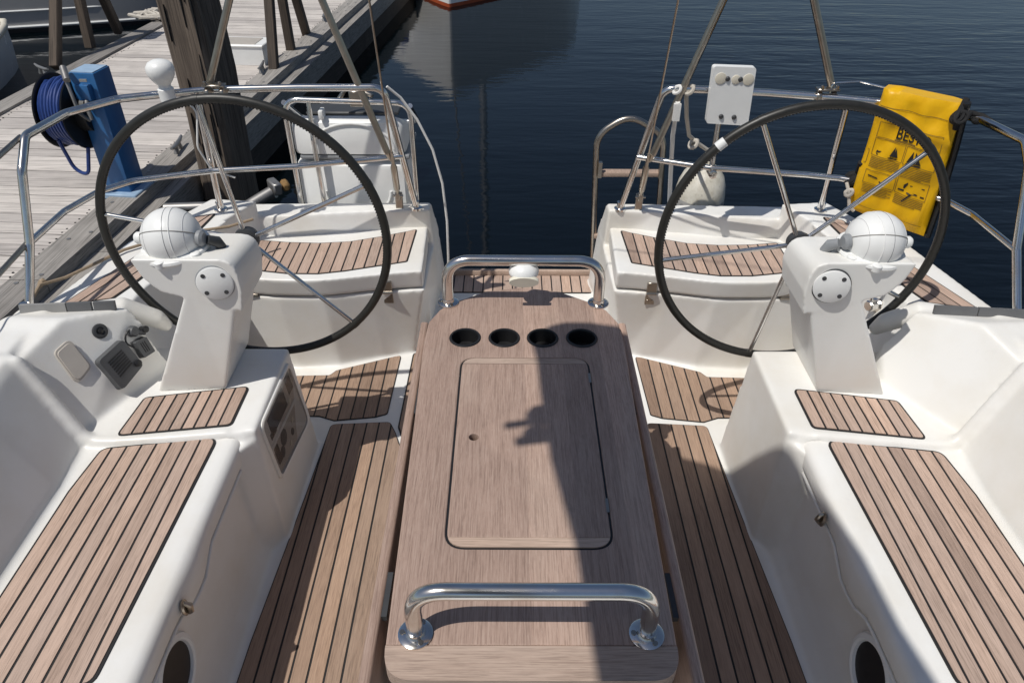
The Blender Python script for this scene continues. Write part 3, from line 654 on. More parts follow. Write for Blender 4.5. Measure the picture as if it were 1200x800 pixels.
for s in (1, -1):   # hanging leaves
    bm = bmesh.new(); pf = fillet([(.2545*s, .36, 0), (.2765*s, .36, 0), (.2745*s, .672, 0), (.2535*s, .672, 0)], .008, 3, True)
    loft(bm, [[(p.x, .565, p.y) for p in pf], [(p.x, 1.615, p.y) for p in pf]]); bevel(bm, .006, 2, 70)
    obj('table_leaf', bm, M['table'], tb, True, TO, 35)
    for y in (.78, 1.30):
        bm = bmesh.new(); box(bm, (.2505*s, y, .662), (.012, .09, .012)); obj('leaf_hinge', bm, M['dark'], tb, False, TO)
bm = bmesh.new(); box(bm, (0, .70, .33), (.36, .10, .64)); box(bm, (0, 1.52, .33), (.36, .10, .64)); bevel(bm, .02, 3); obj('support', bm, M['gel'], tb, True, TO)
bm = bmesh.new(); box(bm, (0, .70, .40), (.46, .06, .50)); box(bm, (0, 1.1, .645), (.40, .9, .02)); bevel(bm, .008, 2); obj('apron', bm, M['table'], tb, True, TO)
def handle(y, xr, ztop, rb, rad):
    hb = bmesh.new(); pts = fillet([(-xr, y, .70), (-xr, y, ztop-.005), (-xr*.55, y, ztop), (xr*.55, y, ztop), (xr, y, ztop-.005), (xr, y, .70)], [0, rad, rad, rad, rad, 0], 12)
    pts = fillet([(-xr, y, .70), (-xr, y, ztop), (xr, y, ztop), (xr, y, .70)], rad, 14)
    tube(hb, pts, rb, 16); h = obj('grab_handle', hb, M['steel'], tb, True, TO)
    for x in (-xr, xr):
        b = bmesh.new(); lathe(b, [(.0285, .0), (.0285, .003), (.025, .005), (.017, .006), (.0155, .014)], Matrix.Translation((x, y, .7005)), 28); fl = obj('flange', b, M['steel'], h, True, TO)
        for a in (50, 170, 290):
            pass
    return h
hn = handle(.682, .187, .814, .0138, .085); hf = handle(1.667, .203, .832, .0145, .095)
for x, y in ((-.187, .682), (.187, .682), (-.203, 1.667), (.203, 1.667)):
    for a in (60, 180, 300):
        b = bmesh.new(); lathe(b, [(.0045, 0), (.0045, .001), (.0015, .001)], Matrix.Translation((x+0.0215*math.cos(R(a)), y+.0215*math.sin(R(a)), .7065)), 10); obj('screw', b, M['steel_old'], tb, True, TO)
bm = bmesh.new(); mt = Matrix.Translation((0, 1.667, 0)); lathe(bm, [(.020, .826), (.034, .815), (.040, .803), (.039, .795), (.034, .789)], mt, 28); lp = obj('table_lamp', bm, M['whitep'], tb, True, TO)
bm = bmesh.new(); lathe(bm, [(.034, .7905), (.030, .784), (.015, .780)], mt, 28); obj('lens', bm, M['lens'], lp, True, TO)
bm = bmesh.new(); lathe(bm, [(.0385, .0), (.0385, .03)], frame((0, 1.640, .790), (0, -.5, -.1), (1, 0, 0)) @ Matrix.Diagonal((1, .42, .4, 1)), 28); obj('lens', bm, M['lens'], lp, True, TO)

# ------------------------------------------------------------------ pushpit rails
def rail(name, pts, r, par, mat='steel', rad=.06, org=None, seg=10, name2=None):
    b = bmesh.new(); tube(b, fillet(pts, rad, 8), r, seg); return obj(name, b, M[mat], par, True, org)
def foot(par, p, nrm=(0, 0, 1), r=.024, org=None):
    b = bmesh.new(); lathe(b, [(r, -.004), (r, .004), (r*.6, .008), (r*.6, .03)], frame(p, nrm, (1, 0, .1)), 18); return obj('rail_foot', b, M['steel'], par, True, org)
pp = thing('pushpit', 'stainless steel pushpit rail at the stern, left side by the wooden dock', 'guard rail', (-1.0, 2.4, .55), 'pushpit rails'); og = (-1., 2.4, .55)
rail('upper_rail', [(-1.483, 1.833, .54), (-1.462, 1.93, .73), (-1.446, 2.00, .93), (-1.458, 2.09, 1.0), (-1.436, 2.29, 1.0), (-1.334, 2.430, 1.0), (-1.229, 2.475, 1.0), (-1.055, 2.535, 1.0), (-.769, 2.563, 1.0), (-.478, 2.572, 1.0), (-.412, 2.688, .487)], .0128, pp, rad=.05, org=og)
rail('lower_rail', [(-1.466, 1.94, .73), (-1.467, 2.146, .73), (-1.426, 2.296, .73), (-1.347, 2.388, .73), (-1.099, 2.481, .73), (-.804, 2.525, .73), (-.440, 2.628, .73)], .0105, pp, rad=.08, org=og)
rail('stanchion', [(-1.105, 2.512, 1.0), (-1.13, 2.535, .54)], .0115, pp, org=og)
for p in ((-1.483, 1.833, .553), (-1.13, 2.535, .553), (-.412, 2.687, .49)): foot(pp, p, org=og)
pq = thing('pushpit', 'stainless steel pushpit rail at the stern, right side holding the yellow bag', 'guard rail', (1.0, 2.4, .55), 'pushpit rails'); og = (1., 2.4, .55)
rail('upper_rail', [(1.483, 1.80, .54), (1.476, 1.93, .73), (1.478, 2.03, .95), (1.485, 2.10, 1.0), (1.447, 2.291, 1.0), (1.327, 2.396, 1.0), (1.193, 2.446, 1.0), (1.037, 2.496, 1.0), (.849, 2.539, 1.0), (.680, 2.566, 1.0), (.500, 2.585, 1.0), (.405, 2.692, .487)], .0128, pq, rad=.05, org=og)
rail('lower_rail', [(1.471, 1.930, .73), (1.462, 2.16, .73), (1.425, 2.27, .73), (1.34, 2.345, .73), (1.135, 2.446, .73), (1.032, 2.474, .73), (.698, 2.531, .73), (.442, 2.632, .73)], .0105, pq, rad=.06, org=og)
rail('stanchion', [(1.103, 2.476, 1.0), (1.150, 2.56, .54)], .0115, pq, org=og)
rail('stanchion', [(.70, 2.562, 1.0), (.702, 2.54, .70)], .0105, pq, org=og)
b = bmesh.new(); lathe(b, [(.016, -.02), (.016, .02), (.013, .022)], frame((.702, 2.533, .712), (0, -1, 0), (1, 0, 0)), 14); obj('rail_joint', b, M['steel'], pq, True, og)
rail('hoop', [(1.045, 2.50, 1.0), (1.048, 2.505, 1.045), (1.13, 2.49, 1.055), (1.20, 2.44, 1.05)], .0035, pq, rad=.02, org=og, seg=8)
for p in ((1.483, 1.80, .553), (1.15, 2.56, .553), (.405, 2.690, .49)): foot(pq, p, org=og)
# clamps for the radar struts
for s, pr, og in ((-1, pp, (-1., 2.4, .55)), (1, pq, (1., 2.4, .55))):
    b = bmesh.new()
    for dx in (-.025, .025): tube(b, [(1.035*s+dx-.008, 2.505+.0*dx, 1.0), (1.035*s+dx+.008, 2.503, 1.0)], .021, 12)
    box(b, (1.035*s, 2.50, 1.026), (.075, .032, .008)); box(b, (1.035*s, 2.50, .976), (.075, .030, .006)); bevel(b, .002, 1)
    for dx in (-.025, .025): lathe(b, [(.006, 0), (.006, .01), (.003, .012)], Matrix.Translation((1.035*s+dx, 2.488, 1.03)), 8)
    obj('clamp', b, M['steel_old'], pr, True, og)
# ------------------------------------------------------------------ tripod struts, backstays
for s, side in ((-1, 'left'), (1, 'right')):
    t = thing('strut_pair', 'pair of brown-tinted steel struts rising from the %s pushpit' % side, 'strut', (.76*s, 2.55, .75), 'strut pairs on the pushpits'); og = (.76*s, 2.55, .75)
    ap = V((.765*s, 2.55, 1.66))
    b = bmesh.new(); tube(b, [(1.053*s, 2.55-.03, 1.03), ap], .0125, 12); obj('strut', b, M['steel_old'], t, True, og)
    b = bmesh.new(); tube(b, [(.487*s, 2.58, .76), ap], .0125, 12); obj('strut', b, M['steel_old'], t, True, og)
    b = bmesh.new(); tube(b, [ap-V((0, 0, .04)), ap+V((0, 0, .6))], .02, 14); obj('post', b, M['steel'], t, True, og)
    b = bmesh.new(); tube(b, [(.487*s, 2.58, .765), (.478*s, 2.59, .73)], [.0135, .007], 10); obj('strut_end', b, M['steel_old'], t, True, og)
    t = thing('backstay', 'thin wire backstay with turnbuckle at the %s stern corner' % side, 'rigging', (.478*s, 2.69, .487), 'backstays'); og = (.478*s, 2.69, .487)
    a = V((.478*s, 2.69, .487)); dv = (V((.02*s, -3.6, 14.5))-a).normalized()
    b = bmesh.new(); tube(b, [a+dv*.30, a+dv*14.3], .0035, 8); obj('wire', b, M['steel_old'], t, True, og)
    b = bmesh.new(); tube(b, [a+dv*.07, a+dv*.10, a+dv*.115, a+dv*.235, a+dv*.25, a+dv*.31], [.006, .007, .0125, .0125, .007, .0055], 10); obj('turnbuckle', b, M['steel_old'], t, True, og)
    b = bmesh.new(); box(b, a+V((0, 0, .03)), (.030, .012, .08)); box(b, a+dv*.075, (.020, .024, .03)); bevel(b, .003, 1)
    tube(b, [a+dv*.075-V((.02, 0, 0)), a+dv*.075+V((.02, 0, 0))], .005, 8); obj('chainplate', b, M['steel_old'], t, True, og)

# ------------------------------------------------------------------ white bracket board, antenna, light line
t = thing('bracket_board', 'white square bolted mounting board on the right pushpit rail', 'mounting board', (.71, 2.52, .90)); og = (.71, 2.52, .9)
c4 = [(.650, 2.500, 1.098), (.786, 2.500, 1.093), (.786, 2.500, .893), (.634, 2.500, .903)]
c4 = [(.637, 2.500, 1.098), (.780, 2.500, 1.094), (.789, 2.500, .898), (.643, 2.500, .906)]
q = fillet(c4, .010, 4, True); b = bmesh.new()
loft(b, [[p for p in q], [p+V((0, .028, 0)) for p in q]]); bevel(b, .004, 2, 50); bd = obj('board', b, M['whitep'], t, True, og)
def bpt(u, v): return V(c4[3]).lerp(V(c4[2]), u).lerp(V(c4[0]).lerp(V(c4[1]), u), v)
for u, v in ((.36, .80), (.66, .80), (.33, .14), (.64, .14)):
    b = bmesh.new(); lathe(b, [(.0085, 0), (.0085, .003), (.005, .006)], frame(bpt(u, v), (0, -1, 0), (1, 0, 0)), 12); obj('bolt', b, M['dark'], t, True, og)
for u, v, r in ((.20, .80, .019), (.85, .80, .019), (.56, .79, .015)):
    b = bmesh.new(); lathe(b, [(r, 0), (r, .002), (r*.85, .003)], frame(bpt(u, v), (0, -1, 0), (1, 0, 0)), 22); obj('pad', b, M['cream'], t, True, og)
b = bmesh.new(); box(b, (.71, 2.545, 1.0), (.09, .045, .05)); obj('rail_clamp', b, M['mgrey'], t, False, og)

t = thing('gps_antenna', 'white mushroom antenna clamped on the left pushpit rail', 'antenna', (-1.19, 2.478, 1.0)); og = (-1.185, 2.478, 1.)
b = bmesh.new(); mt = frame((-1.19, 2.478, 1.0), (-.02, -.0, 1), (1, 0, 0))
lathe(b, [(.018, .024), (.019, .032), (.030, .045), (.041, .062), (.045, .079), (.043, .094), (.034, .106), (.018, .113), (.004, .115)], mt, 28); obj('dome', b, M['whitep'], t, True, og)
b = bmesh.new(); lathe(b, [(.024, -.02), (.026, -.018), (.026, .020), (.020, .026), (.020, .034)], mt, 20); obj('base', b, M['whitep'], t, True, og)
b = bmesh.new(); tube(b, fillet([(-1.175, 2.49, .985), (-1.11, 2.50, .95), (-1.13, 2.47, .82), (-1.105, 2.485, .73), (-1.03, 2.49, .70)], .05, 8), .0035, 8); obj('cable', b, M['ropew'], t, True, og)
b = bmesh.new(); tube(b, [(-.47, 2.60, .995), (-.428, 2.62, .95), (-.375, 2.62, .872), (-.325, 2.62, .760), (-.295, 2.62, .625), (-.285, 2.625, .463), (-.288, 2.63, .30), (-.30, 2.68, .10), (-.31, 2.72, .012)], .0048, 8)
tag(obj('halyard', b, M['ropew']), 'white line hanging from the left rail end to the stern step', 'rope')
for pz, py, nm in ((.997, 2.09, 'upper'), (.73, 1.935, 'lower')):
    b = bmesh.new(); x0 = -1.472; tube(b, [(x0, py, pz), (x0-.02, py-.35, pz-.045)], .008, 8)
    tube(b, [(x0-.02, py-.35, pz-.045), (-1.56, -.6, pz-.10)], .003, 6)
    tag(obj('lifeline', b, M['steel_old']), 'steel lifeline wire running forward from the left rail, %s one' % nm, 'lifeline', 'lifelines')

# ------------------------------------------------------------------ liferaft canister in its cradle
lr = thing('liferaft_canister', 'white liferaft canister in a steel cradle behind the left wheel', 'liferaft', (-.65, 2.895, .40)); og = (-.65, 2.895, .4)
def raft_ring(y, d, zt, zb): return [(p.x, y, p.y) for p in fillet([(-.890+d, zb+d*.3, 0), (-.448-d, zb+d*.3, 0), (-.448-d, zt-d-.012, 0), (-.890+d, zt-d-.012, 0)], [.02, .02, .055, .055] if zt > .7 else .02, 6, True)]
b = bmesh.new(); loft(b, [raft_ring(2.775, .018, .832, .672), raft_ring(2.787, .006, .832, .672), raft_ring(2.805, 0, .832, .672), raft_ring(3.0, 0, .75, .672), raft_ring(3.02, .02, .75, .672)]); obj('upper_shell', b, M['whitep'], lr, True, og)
b = bmesh.new(); loft(b, [raft_ring(2.780, .016, .655, .30), raft_ring(2.790, .006, .655, .30), raft_ring(2.805, 0, .655, .30), raft_ring(3.025, 0, .655, .30), raft_ring(3.045, .02, .655, .30)]); obj('lower_shell', b, M['whitep'], lr, True, og)
b = bmesh.new(); box(b, (-.652, 2.910, .6635), (.434, .270, .020)); bevel(b, .008, 2); obj('joint_band', b, M['mgrey'], lr, True, og)
b = bmesh.new(); tube(b, [(-.652+.16*math.cos(R(a)), 2.774, .70+.10*math.sin(R(a))) for a in range(0, 181, 10)], .005, 8); obj('rib', b, M['whitep'], lr, True, og)
b = bmesh.new(); tube(b, [(-.652+.13*math.cos(R(a)), 2.779, .52-.11*math.sin(R(a))) for a in range(0, 181, 10)], .006, 8); obj('rib', b, M['whitep'], lr, True, og)
for x in (-.76, -.50):
    b = bmesh.new(); box(b, (x, 2.785, .835), (.018, .05, .035)); bevel(b, .005, 2); obj('buckle', b, M['whitep'], lr, True, og)
b = bmesh.new(); box(b, (-.652, 2.875, .822), (.36, .10, .012)); bevel(b, .004, 1); obj('lid_seam', b, M['dark'], lr, True, og)
b = bmesh.new(); tube(b, fillet([(-.895, 2.775, .25), (-.895, 2.775, .892), (-.418, 2.775, .880), (-.418, 2.775, .25)], .06, 8), .011, 10); cr = obj('cradle_tube', b, M['steel'], lr, True, og)
b = bmesh.new(); tube(b, fillet([(-.80, 2.775, .885), (-.80, 2.755, .74), (-.79, 2.755, .30)], .05, 6), .010, 10); obj('cradle_tube', b, M['steel'], lr, True, og)
b = bmesh.new(); tube(b, fillet([(-.895, 2.775, .88), (-.895, 3.0, .74), (-.418, 3.0, .73), (-.418, 2.775, .87)], .05, 8), .010, 10); obj('cradle_tube', b, M['steel'], lr, True, og)
b = bmesh.new(); tube(b, [(-.69, 2.795, .885), (-.66, 2.825, .925), (-.60, 2.815, .91), (-.56, 2.795, .90)], .010, 8); box(b, (-.62, 2.785, .895), (.05, .03, .06)); bevel(b, .004, 1); obj('strap_clamp', b, M['steel_old'], lr, True, og)

# ------------------------------------------------------------------ swim ladder
sl = thing('swim_ladder', 'folded stainless swim ladder with a wooden tread at the stern opening', 'ladder', (.47, 3.02, 0)); og = (.47, 3.02, 0)
b = bmesh.new(); tube(b, fillet([(.355, 3.02, .05), (.330, 3.02, .672), (.46, 3.02, .76), (.615, 3.02, .672), (.650, 3.02, .08)], .11, 12), .0135, 12); obj('frame', b, M['steel_old'], sl, True, og)
for z in (.502, .20):
    b = bmesh.new(); box(b, (.485, 3.02, z), (.270, .045, .022)); bevel(b, .005, 2); obj('tread', b, M['teak_end'], sl, True, og)
for x, z in ((.352, .545), (.615, .545)):
    b = bmesh.new(); box(b, (x, 3.0, z-.02), (.016, .02, .07)); obj('bracket', b, M['steel_old'], sl, False, og)
# ------------------------------------------------------------------ fender and its lines
t = thing('fender', 'scuffed cream fender with a grey band hanging behind the right wheel', 'fender', (.738, 2.86, .2)); og = (.738, 2.86, .2)
mt = frame((.738, 2.86, 0), (.05, 0, 1), (1, 0, 0))
b = bmesh.new(); lathe(b, [(.03, .05), (.07, .09), (.097, .15), (.104, .22), (.105, .44), (.103, .49), (.096, .533), (.083, .568), (.062, .594), (.040, .610), (.026, .622)], mt, 40); obj('body', b, M['fender'], t, True, og)
b = bmesh.new(); lathe(b, [(.1062, .400), (.1062, .462), (.104, .472), (.098, .472), (.098, .40)], mt, 40); obj('band', b, M['lgrey'], t, True, og)
b = bmesh.new(); lathe(b, [(.027, .615), (.024, .640), (.012, .655)], mt, 18); obj('eye', b, M['cream'], t, True, og)
def rope_knot(b, c, r, th, n=3):
    c = V(c); r = r*.72
    for k in range(n):
        ph = k*1.9; ax_ = V((math.sin(ph*2.1), math.cos(ph*1.3), math.sin(ph+.6))).normalized(); u_ = ax_.orthogonal().normalized(); v_ = ax_.cross(u_)
        o_ = c+V((math.sin(ph*3), math.cos(ph*2), math.sin(ph*5)))*r*.45
        tube(b, [o_+(u_*math.cos(a)+v_*.72*math.sin(a))*r for a in [2*math.pi*i/14 for i in range(14)]], th, 7, closed=True)
b = bmesh.new(); tube(b, [(.585, 2.585, 1.012), (.584, 2.60, .97), (.615, 2.68, .87), (.66, 2.78, .76), (.72, 2.85, .70), (.765, 2.86, .67)], .008, 8); rope_knot(b, (.588, 2.572, 1.0), .022, .007, 2); rope_knot(b, (.69, 2.80, .72), .024, .008, 2)
tag(obj('fender_line', b, M['rope']), 'knotted grey fender line tied to the right rail', 'rope')
b = bmesh.new(); tube(b, [(.548, 2.56, .96), (.560, 2.62, .82), (.60, 2.74, .62), (.63, 2.80, .42)], .0085, 8); rope_knot(b, (.545, 2.572, 1.0), .020, .006, 2)
box(b, (.548, 2.558, .925), (.024, .016, .06)); tag(obj('dock_line', b, M['ropew']), 'white braided line with a plastic clip beside the fender line', 'rope')

# ------------------------------------------------------------------ yellow rescue bag
bag = thing('rescue_bag', 'yellow vinyl rescue sling bag with printed instructions on the right rail', 'bag', (1.35, 2.46, .5)); og = (1.35, 2.46, .5)
T1, T2, B2, B1 = V((1.178, 2.41, 1.058)), V((1.366, 2.262, 1.052)), V((1.3985, 2.27, .593)), V((1.169, 2.40, .640))
bn = (T2-T1).cross(B1-T1).normalized(); bn = bn if bn.y < 0 else -bn
def bagp(u, v, h=0): return T1.lerp(T2, u).lerp(B1.lerp(B2, u), v)+bn*h
b = bmesh.new(); NU, NV = 22, 36; rnd = random.Random(3)
def bagh(u, v):
    e = min(u, 1-u)*8; e2 = min(v, 1-v)*9
    k = min(1, e)**.5*min(1, e2)**.5
    return .012*k+.007*math.sin(9*u+5*v)*math.sin(7*v-3*u+1)*(1-v*.5)+.004*math.sin(16*u-11*v)*math.exp(-((v-.1)/.12)**2)+.003*math.sin(21*u+17*v)*k+.008*math.exp(-((v-.17-.1*u)/.05)**2)
fr = [[bagp(i/NU, j/NV, bagh(i/NU, j/NV)) for i in range(NU+1)] for j in range(NV+1)]
bk_ = [[bagp(i/NU, j/NV, -.055-.02*min(1, 6*min(i/NU, 1-i/NU))) for i in range(NU+1)] for j in range(NV+1)]
FV = [[b.verts.new(p) for p in r] for r in fr]; BV = [[b.verts.new(p) for p in r] for r in bk_]
for j in range(NV):
    for i in range(NU):
        b.faces.new((FV[j][i], FV[j][i+1], FV[j+1][i+1], FV[j+1][i])); b.faces.new((BV[j][i], BV[j+1][i], BV[j+1][i+1], BV[j][i+1]))
for j in range(NV): b.faces.new((FV[j][0], FV[j+1][0], BV[j+1][0], BV[j][0])); b.faces.new((FV[j][NU], BV[j][NU], BV[j+1][NU], FV[j+1][NU]))
for i in range(NU): b.faces.new((FV[0][i], BV[0][i], BV[0][i+1], FV[0][i+1])); b.faces.new((FV[NV][i], FV[NV][i+1], BV[NV][i+1], BV[NV][i]))
bevel(b, .006, 2, 50); body = obj('cover', b, M['yellow'], bag, True, og, 60)
def decal(name, quads, mat):
    b = bmesh.new()
    for q in quads: b.faces.new([b.verts.new(bagp(u, v, bagh(u, v)+.0022)) for u, v in q])
    return obj(name, b, mat, bag, False, og)
def ln(u0, v0, u1, v1, w=.006):
    d = V((u1-u0, v1-v0)); L_ = d.length; n_ = V((-d.y/L_*1.6, d.x/L_))*w/2; k = max(1, int(L_/.06)); Q = []
    for i in range(k):
        a = V((u0, v0)).lerp(V((u1, v1)), i/k); c = V((u0, v0)).lerp(V((u1, v1)), (i+1)/k); Q.append([tuple(a-n_), tuple(c-n_), tuple(c+n_), tuple(a+n_)])
    return Q
Q = []
for (a, c, d, e) in ((.10, .235, .90, .355), (.10, .365, .49, .50), (.51, .365, .90, .50), (.10, .62, .49, .73), (.51, .60, .90, .73)):
    Q += ln(a, c, d, c, .004)+ln(a, e, d, e, .004)+ln(a, c, a, e, .004)+ln(d, c, d, e, .004)
Q += ln(.03, .12, .97, .12, .004)+ln(.03, .47, .06, .47, .004)+ln(.06, .47, .06, .58, .004)+ln(.06, .58, .03, .58, .004)+ln(.06, .93, .94, .93, .004)
for i in range(7): Q += ln(.11, .515+i*.0125, .48-.06*(i == 6), .515+i*.0125, .005)+ln(.52, .515+i*.0125, .89-.1*(i == 6), .515+i*.0125, .005)
for i in range(6): Q += ln(.11, .745+i*.0125, .48-.05*(i % 2), .745+i*.0125, .005)+ln(.52, .745+i*.0125, .89-.08*(i == 5), .745+i*.0125, .005)
Q += ln(.33, .345, .60, .345, .008)
decal('printed_lines', Q, M['inkthin'])['kind'] = 'stuff'
K = [[(.33, .475), (.40, .475), (.375, .395)], [(.385, .475), (.43, .475), (.39, .40)], [(.31, .485), (.44, .485), (.42, .495), (.33, .495)],
     [(.55, .48), (.63, .48), (.61, .385)], [(.64, .48), (.73, .48), (.64, .385)], [(.54, .487), (.74, .487), (.72, .498), (.56, .498)],
     [(.15, .475), (.20, .468), (.22, .455), (.18, .46), (.16, .455)], [(.15, .475), (.19, .485), (.17, .492)],
     [(.54, .695), (.62, .690), (.62, .702), (.54, .707)], [(.65, .702), (.78, .692), (.80, .704), (.68, .712)], [(.83, .70), (.88, .70), (.88, .71), (.83, .71)],
     [(.60, .655), (.64, .63), (.65, .64), (.62, .68), (.60, .68)], [(.68, .642), (.86, .640), (.86, .647), (.68, .649)],
     [(.14, .655), (.26, .668), (.27, .678), (.15, .665)], [(.30, .69), (.37, .71), (.36, .715), (.29, .697)], [(.70, .71), (.74, .70), (.64, .78), (.62, .78)]]
decal('printed_pictograms', K, M['ink'])['kind'] = 'stuff'
cu = bpy.data.curves.new('t', 'FONT'); cu.body = 'BESTO'; cu.size = 1; cu.offset = .012; to = bpy.data.objects.new('t', cu); COL.objects.link(to)
dg = bpy.context.evaluated_depsgraph_get(); me = bpy.data.meshes.new_from_object(to.evaluated_get(dg)); bpy.data.objects.remove(to)
b = bmesh.new(); b.from_mesh(me); xs = [v.co.x for v in b.verts]; ys = [v.co.y for v in b.verts]
for v in b.verts:
    u = .34+(v.co.x-min(xs))/(max(xs)-min(xs))*.44; w_ = .335-(v.co.y-min(ys))/(max(ys)-min(ys))*.085; v.co = bagp(u, w_, bagh(u, w_)+.0026)
obj('lettering', b, M['ink'], bag, False, og)
b = bmesh.new(); tube(b, [bagp(1.03, -.02, .0), bagp(1.04, .3, -.03), bagp(1.045, .7, -.04), bagp(1.03, 1.02, -.03)], .012, 8); obj('edge_strap', b, M['black'], bag, True, og)
b = bmesh.new(); rope_knot(b, bagp(1.02, .07, .02), .030, .0055, 6); tube(b, [bagp(1.0, -.03, -.02), bagp(.985, .06, .02), bagp(1.0, .16, .015)], .010, 8)
tube(b, [bagp(1.02, .10, .01), (1.42, 2.30, 1.015), (1.452, 2.285, 1.01), (1.47, 2.24, 1.0)], .009, 8); rope_knot(b, (1.445, 2.290, 1.0), .016, .008, 3)
tag(obj('bag_lashing', b, M['ropeb']), 'black rope lashing at the upper right corner of the yellow bag', 'rope')
b = bmesh.new(); rope_knot(b, (1.175, 2.435, .735), .026, .010, 3); rope_knot(b, (1.19, 2.44, .715), .02, .01, 2); tube(b, [(1.16, 2.44, .73), (1.20, 2.46, .70), bagp(.0, .6, .0)], .01, 8)
tag(obj('lower_lashing', b, M['ropeb']), 'black rope wrapped round the lower rail left of the yellow bag', 'rope')
b = bmesh.new(); rope_knot(b, bagp(-.02, .86, .01), .018, .006, 2); tube(b, [bagp(-.10, .80, 0), bagp(-.02, .86, .015), bagp(.03, .97, .015), bagp(.10, 1.0, .01)], .006, 8)
tag(obj('drawstring', b, M['rope']), 'pale drawstring knot at the lower left corner of the yellow bag', 'rope')

# ------------------------------------------------------------------ boom with sail cover overhead (behind and above the camera)
bo = thing('boom', 'boom with furled sail cover overhead, out of frame above the cockpit', 'boom', (-.2, -1.2, 2.3)); og = (-.2, -1.2, 2.3)
ax0, ax1 = V((-.468, .80, 2.55)), V((-.03, -3.5, 2.6)); b = bmesh.new(); rings = []
for k in range(25):
    u = (0, .004, .02)[k] if k < 3 else (k-2)/22; c = ax0.lerp(ax1, u); e = (.88, .97)[k] if k < 2 else 1
    rr = .275*e*(1+.03*math.sin(k*2.1)); rings.append([(c.x+rr*math.cos(a), c.y-.15*math.cos(a)*max(0, 1-k/9), c.z+.26*e*math.sin(a)) for a in [2*math.pi*i/20 for i in range(20)]])
loft(b, rings); obj('sail_cover', b, M['sail'], bo, True, og)
b = bmesh.new(); tube(b, [ax0+V((.0, .05, -.24)), ax1+V((0, 0, -.24))], .07, 16); obj('spar', b, M['alu'], bo, True, og)
b = bmesh.new()
bmesh.ops.create_icosphere(b, subdivisions=2, radius=.035, matrix=Matrix.Translation((-0.720, .62, 2.5))); bmesh.ops.create_icosphere(b, subdivisions=2, radius=.028, matrix=Matrix.Translation((-0.735, .56, 2.5))); tube(b, [(-.69, .61, 2.5), (-.810, .575, 2.53)], .011, 8); tube(b, [(-.69, .55, 2.5), (-.775, .535, 2.5)], .014, 8)
obj('block', b, M['dark'], bo, True, og)
mo = bmesh.new(); tube(mo, [(.02, -3.65, -.1), (.02, -3.65, 14.6)], .09, 20); tag(obj('mast', mo, M['alu']), 'aluminium mast forward of the cockpit, out of frame', 'mast')

# ------------------------------------------------------------------ dock
dk = thing('wooden_dock', 'weathered grey wooden dock running along the left side', 'dock', (-3.1, 6, -.55)); og = (-3.1, 6, -.55)
DX = lambda y: -2.30+(y-2.9)*.072       # right edge
DL = lambda y: -4.02+(y-5.6)*.05        # left edge
SL = .058
ZD = -.10
y = 1.0; k = 0
while y < 16.5:
    wd = .118+random.uniform(-.004, .004); ym = y+wd/2
    x0 = DL(ym)+.17; x1 = DX(ym)-.185; cx = (x0+x1)/2; ln_ = x1-x0
    b = bmesh.new(); hw = (wd-.006)/2
    # slight skew so that the boards lie square to the dock
    pts = [(-ln_/2, -hw+ln_/2*SL), (ln_/2, -hw-ln_/2*SL), (ln_/2, hw-ln_/2*SL), (-ln_/2, hw+ln_/2*SL)]
    prism(b, pts, -.035, random.uniform(-.002, .002)); bevel(b, .0025, 1, 60)
    bmesh.ops.recalc_face_normals(b, faces=b.faces)
    me = bpy.data.meshes.new('deck_board'); b.to_mesh(me); b.free(); me.materials.append(M['dock'])
    o = bpy.data.objects.new('deck_board', me); COL.objects.link(o); o.parent = dk; o.location = V((cx, ym, ZD))-V(og); y += wd; k += 1
def edge_beam(f, off0, off1, z0, z1, y0, y1, mat, name, bv=.006):
    b = bmesh.new(); loft(b, [[(f(yy)+off0, yy, z0), (f(yy)+off1, yy, z0), (f(yy)+off1, yy, z1), (f(yy)+off0, yy, z1)] for yy in (y0, (y0+y1)/2, y1)]); bevel(b, bv, 2, 60)
    return obj(name, b, M[mat], dk, True, (f((y0+y1)/2), (y0+y1)/2, z0), 50)
for y0, y1 in ((.6, 3.05), (3.055, 6.1), (6.105, 9.2), (9.205, 13), (13.005, 16.5)):
    edge_beam(DX, -.18, 0, -.20, ZD+.022, y0, y1, 'dockbeam', 'edge_beam')
    edge_beam(DX, .004, .10, -.34, ZD-.045, y0+.4, y1+.4, 'dockbeam', 'rubbing_beam')
    edge_beam(DX, .012, .075, -.55, -.35, y0, y1, 'dockdark', 'fascia_board')
    edge_beam(DL, 0, .165, -.22, ZD+.022, y0, y1, 'dockbeam', 'edge_beam')
    edge_beam(DL, .01, .07, -.5, -.225, y0, y1, 'dockdark', 'fascia_board')
b = bmesh.new(); loft(b, [[(DL(yy)+.1, yy, -.7), (DX(yy)-.02, yy, -.7), (DX(yy)-.02, yy, -.145), (DL(yy)+.1, yy, -.145)] for yy in (.6, 16.5)]); obj('float', b, M['hullblack'], dk, False, (-3, 8, -.5))
b = bmesh.new(); rr = random.Random(2)
for i in range(70):
    yy = 1.6+i*.118
    for sx_ in (0, 1):
        for dy in (-.022, .022):
            xx = DX(yy)-.21-rr.random()*.02 if sx_ else DL(yy)+.2+rr.random()*.02
            lathe(b, [(.006, .0), (.006, .003)], Matrix.Translation((xx, yy+dy, ZD)), 6)
obj('nail_heads', b, M['caulk'], dk, False, (-3, 6, -.1))['kind'] = 'stuff'
# bolt heads on the edge beam
b = bmesh.new()
for i in range(26):
    yy = 1.8+i*.45
    for dx in (-.05, -.13): lathe(b, [(.011, 0), (.011, .003)], Matrix.Translation((DX(yy)+dx, yy+dx, ZD+.022)), 8)
obj('bolt_heads', b, M['galv'], dk, False, (-2.2, 6, -.1))['kind'] = 'stuff'

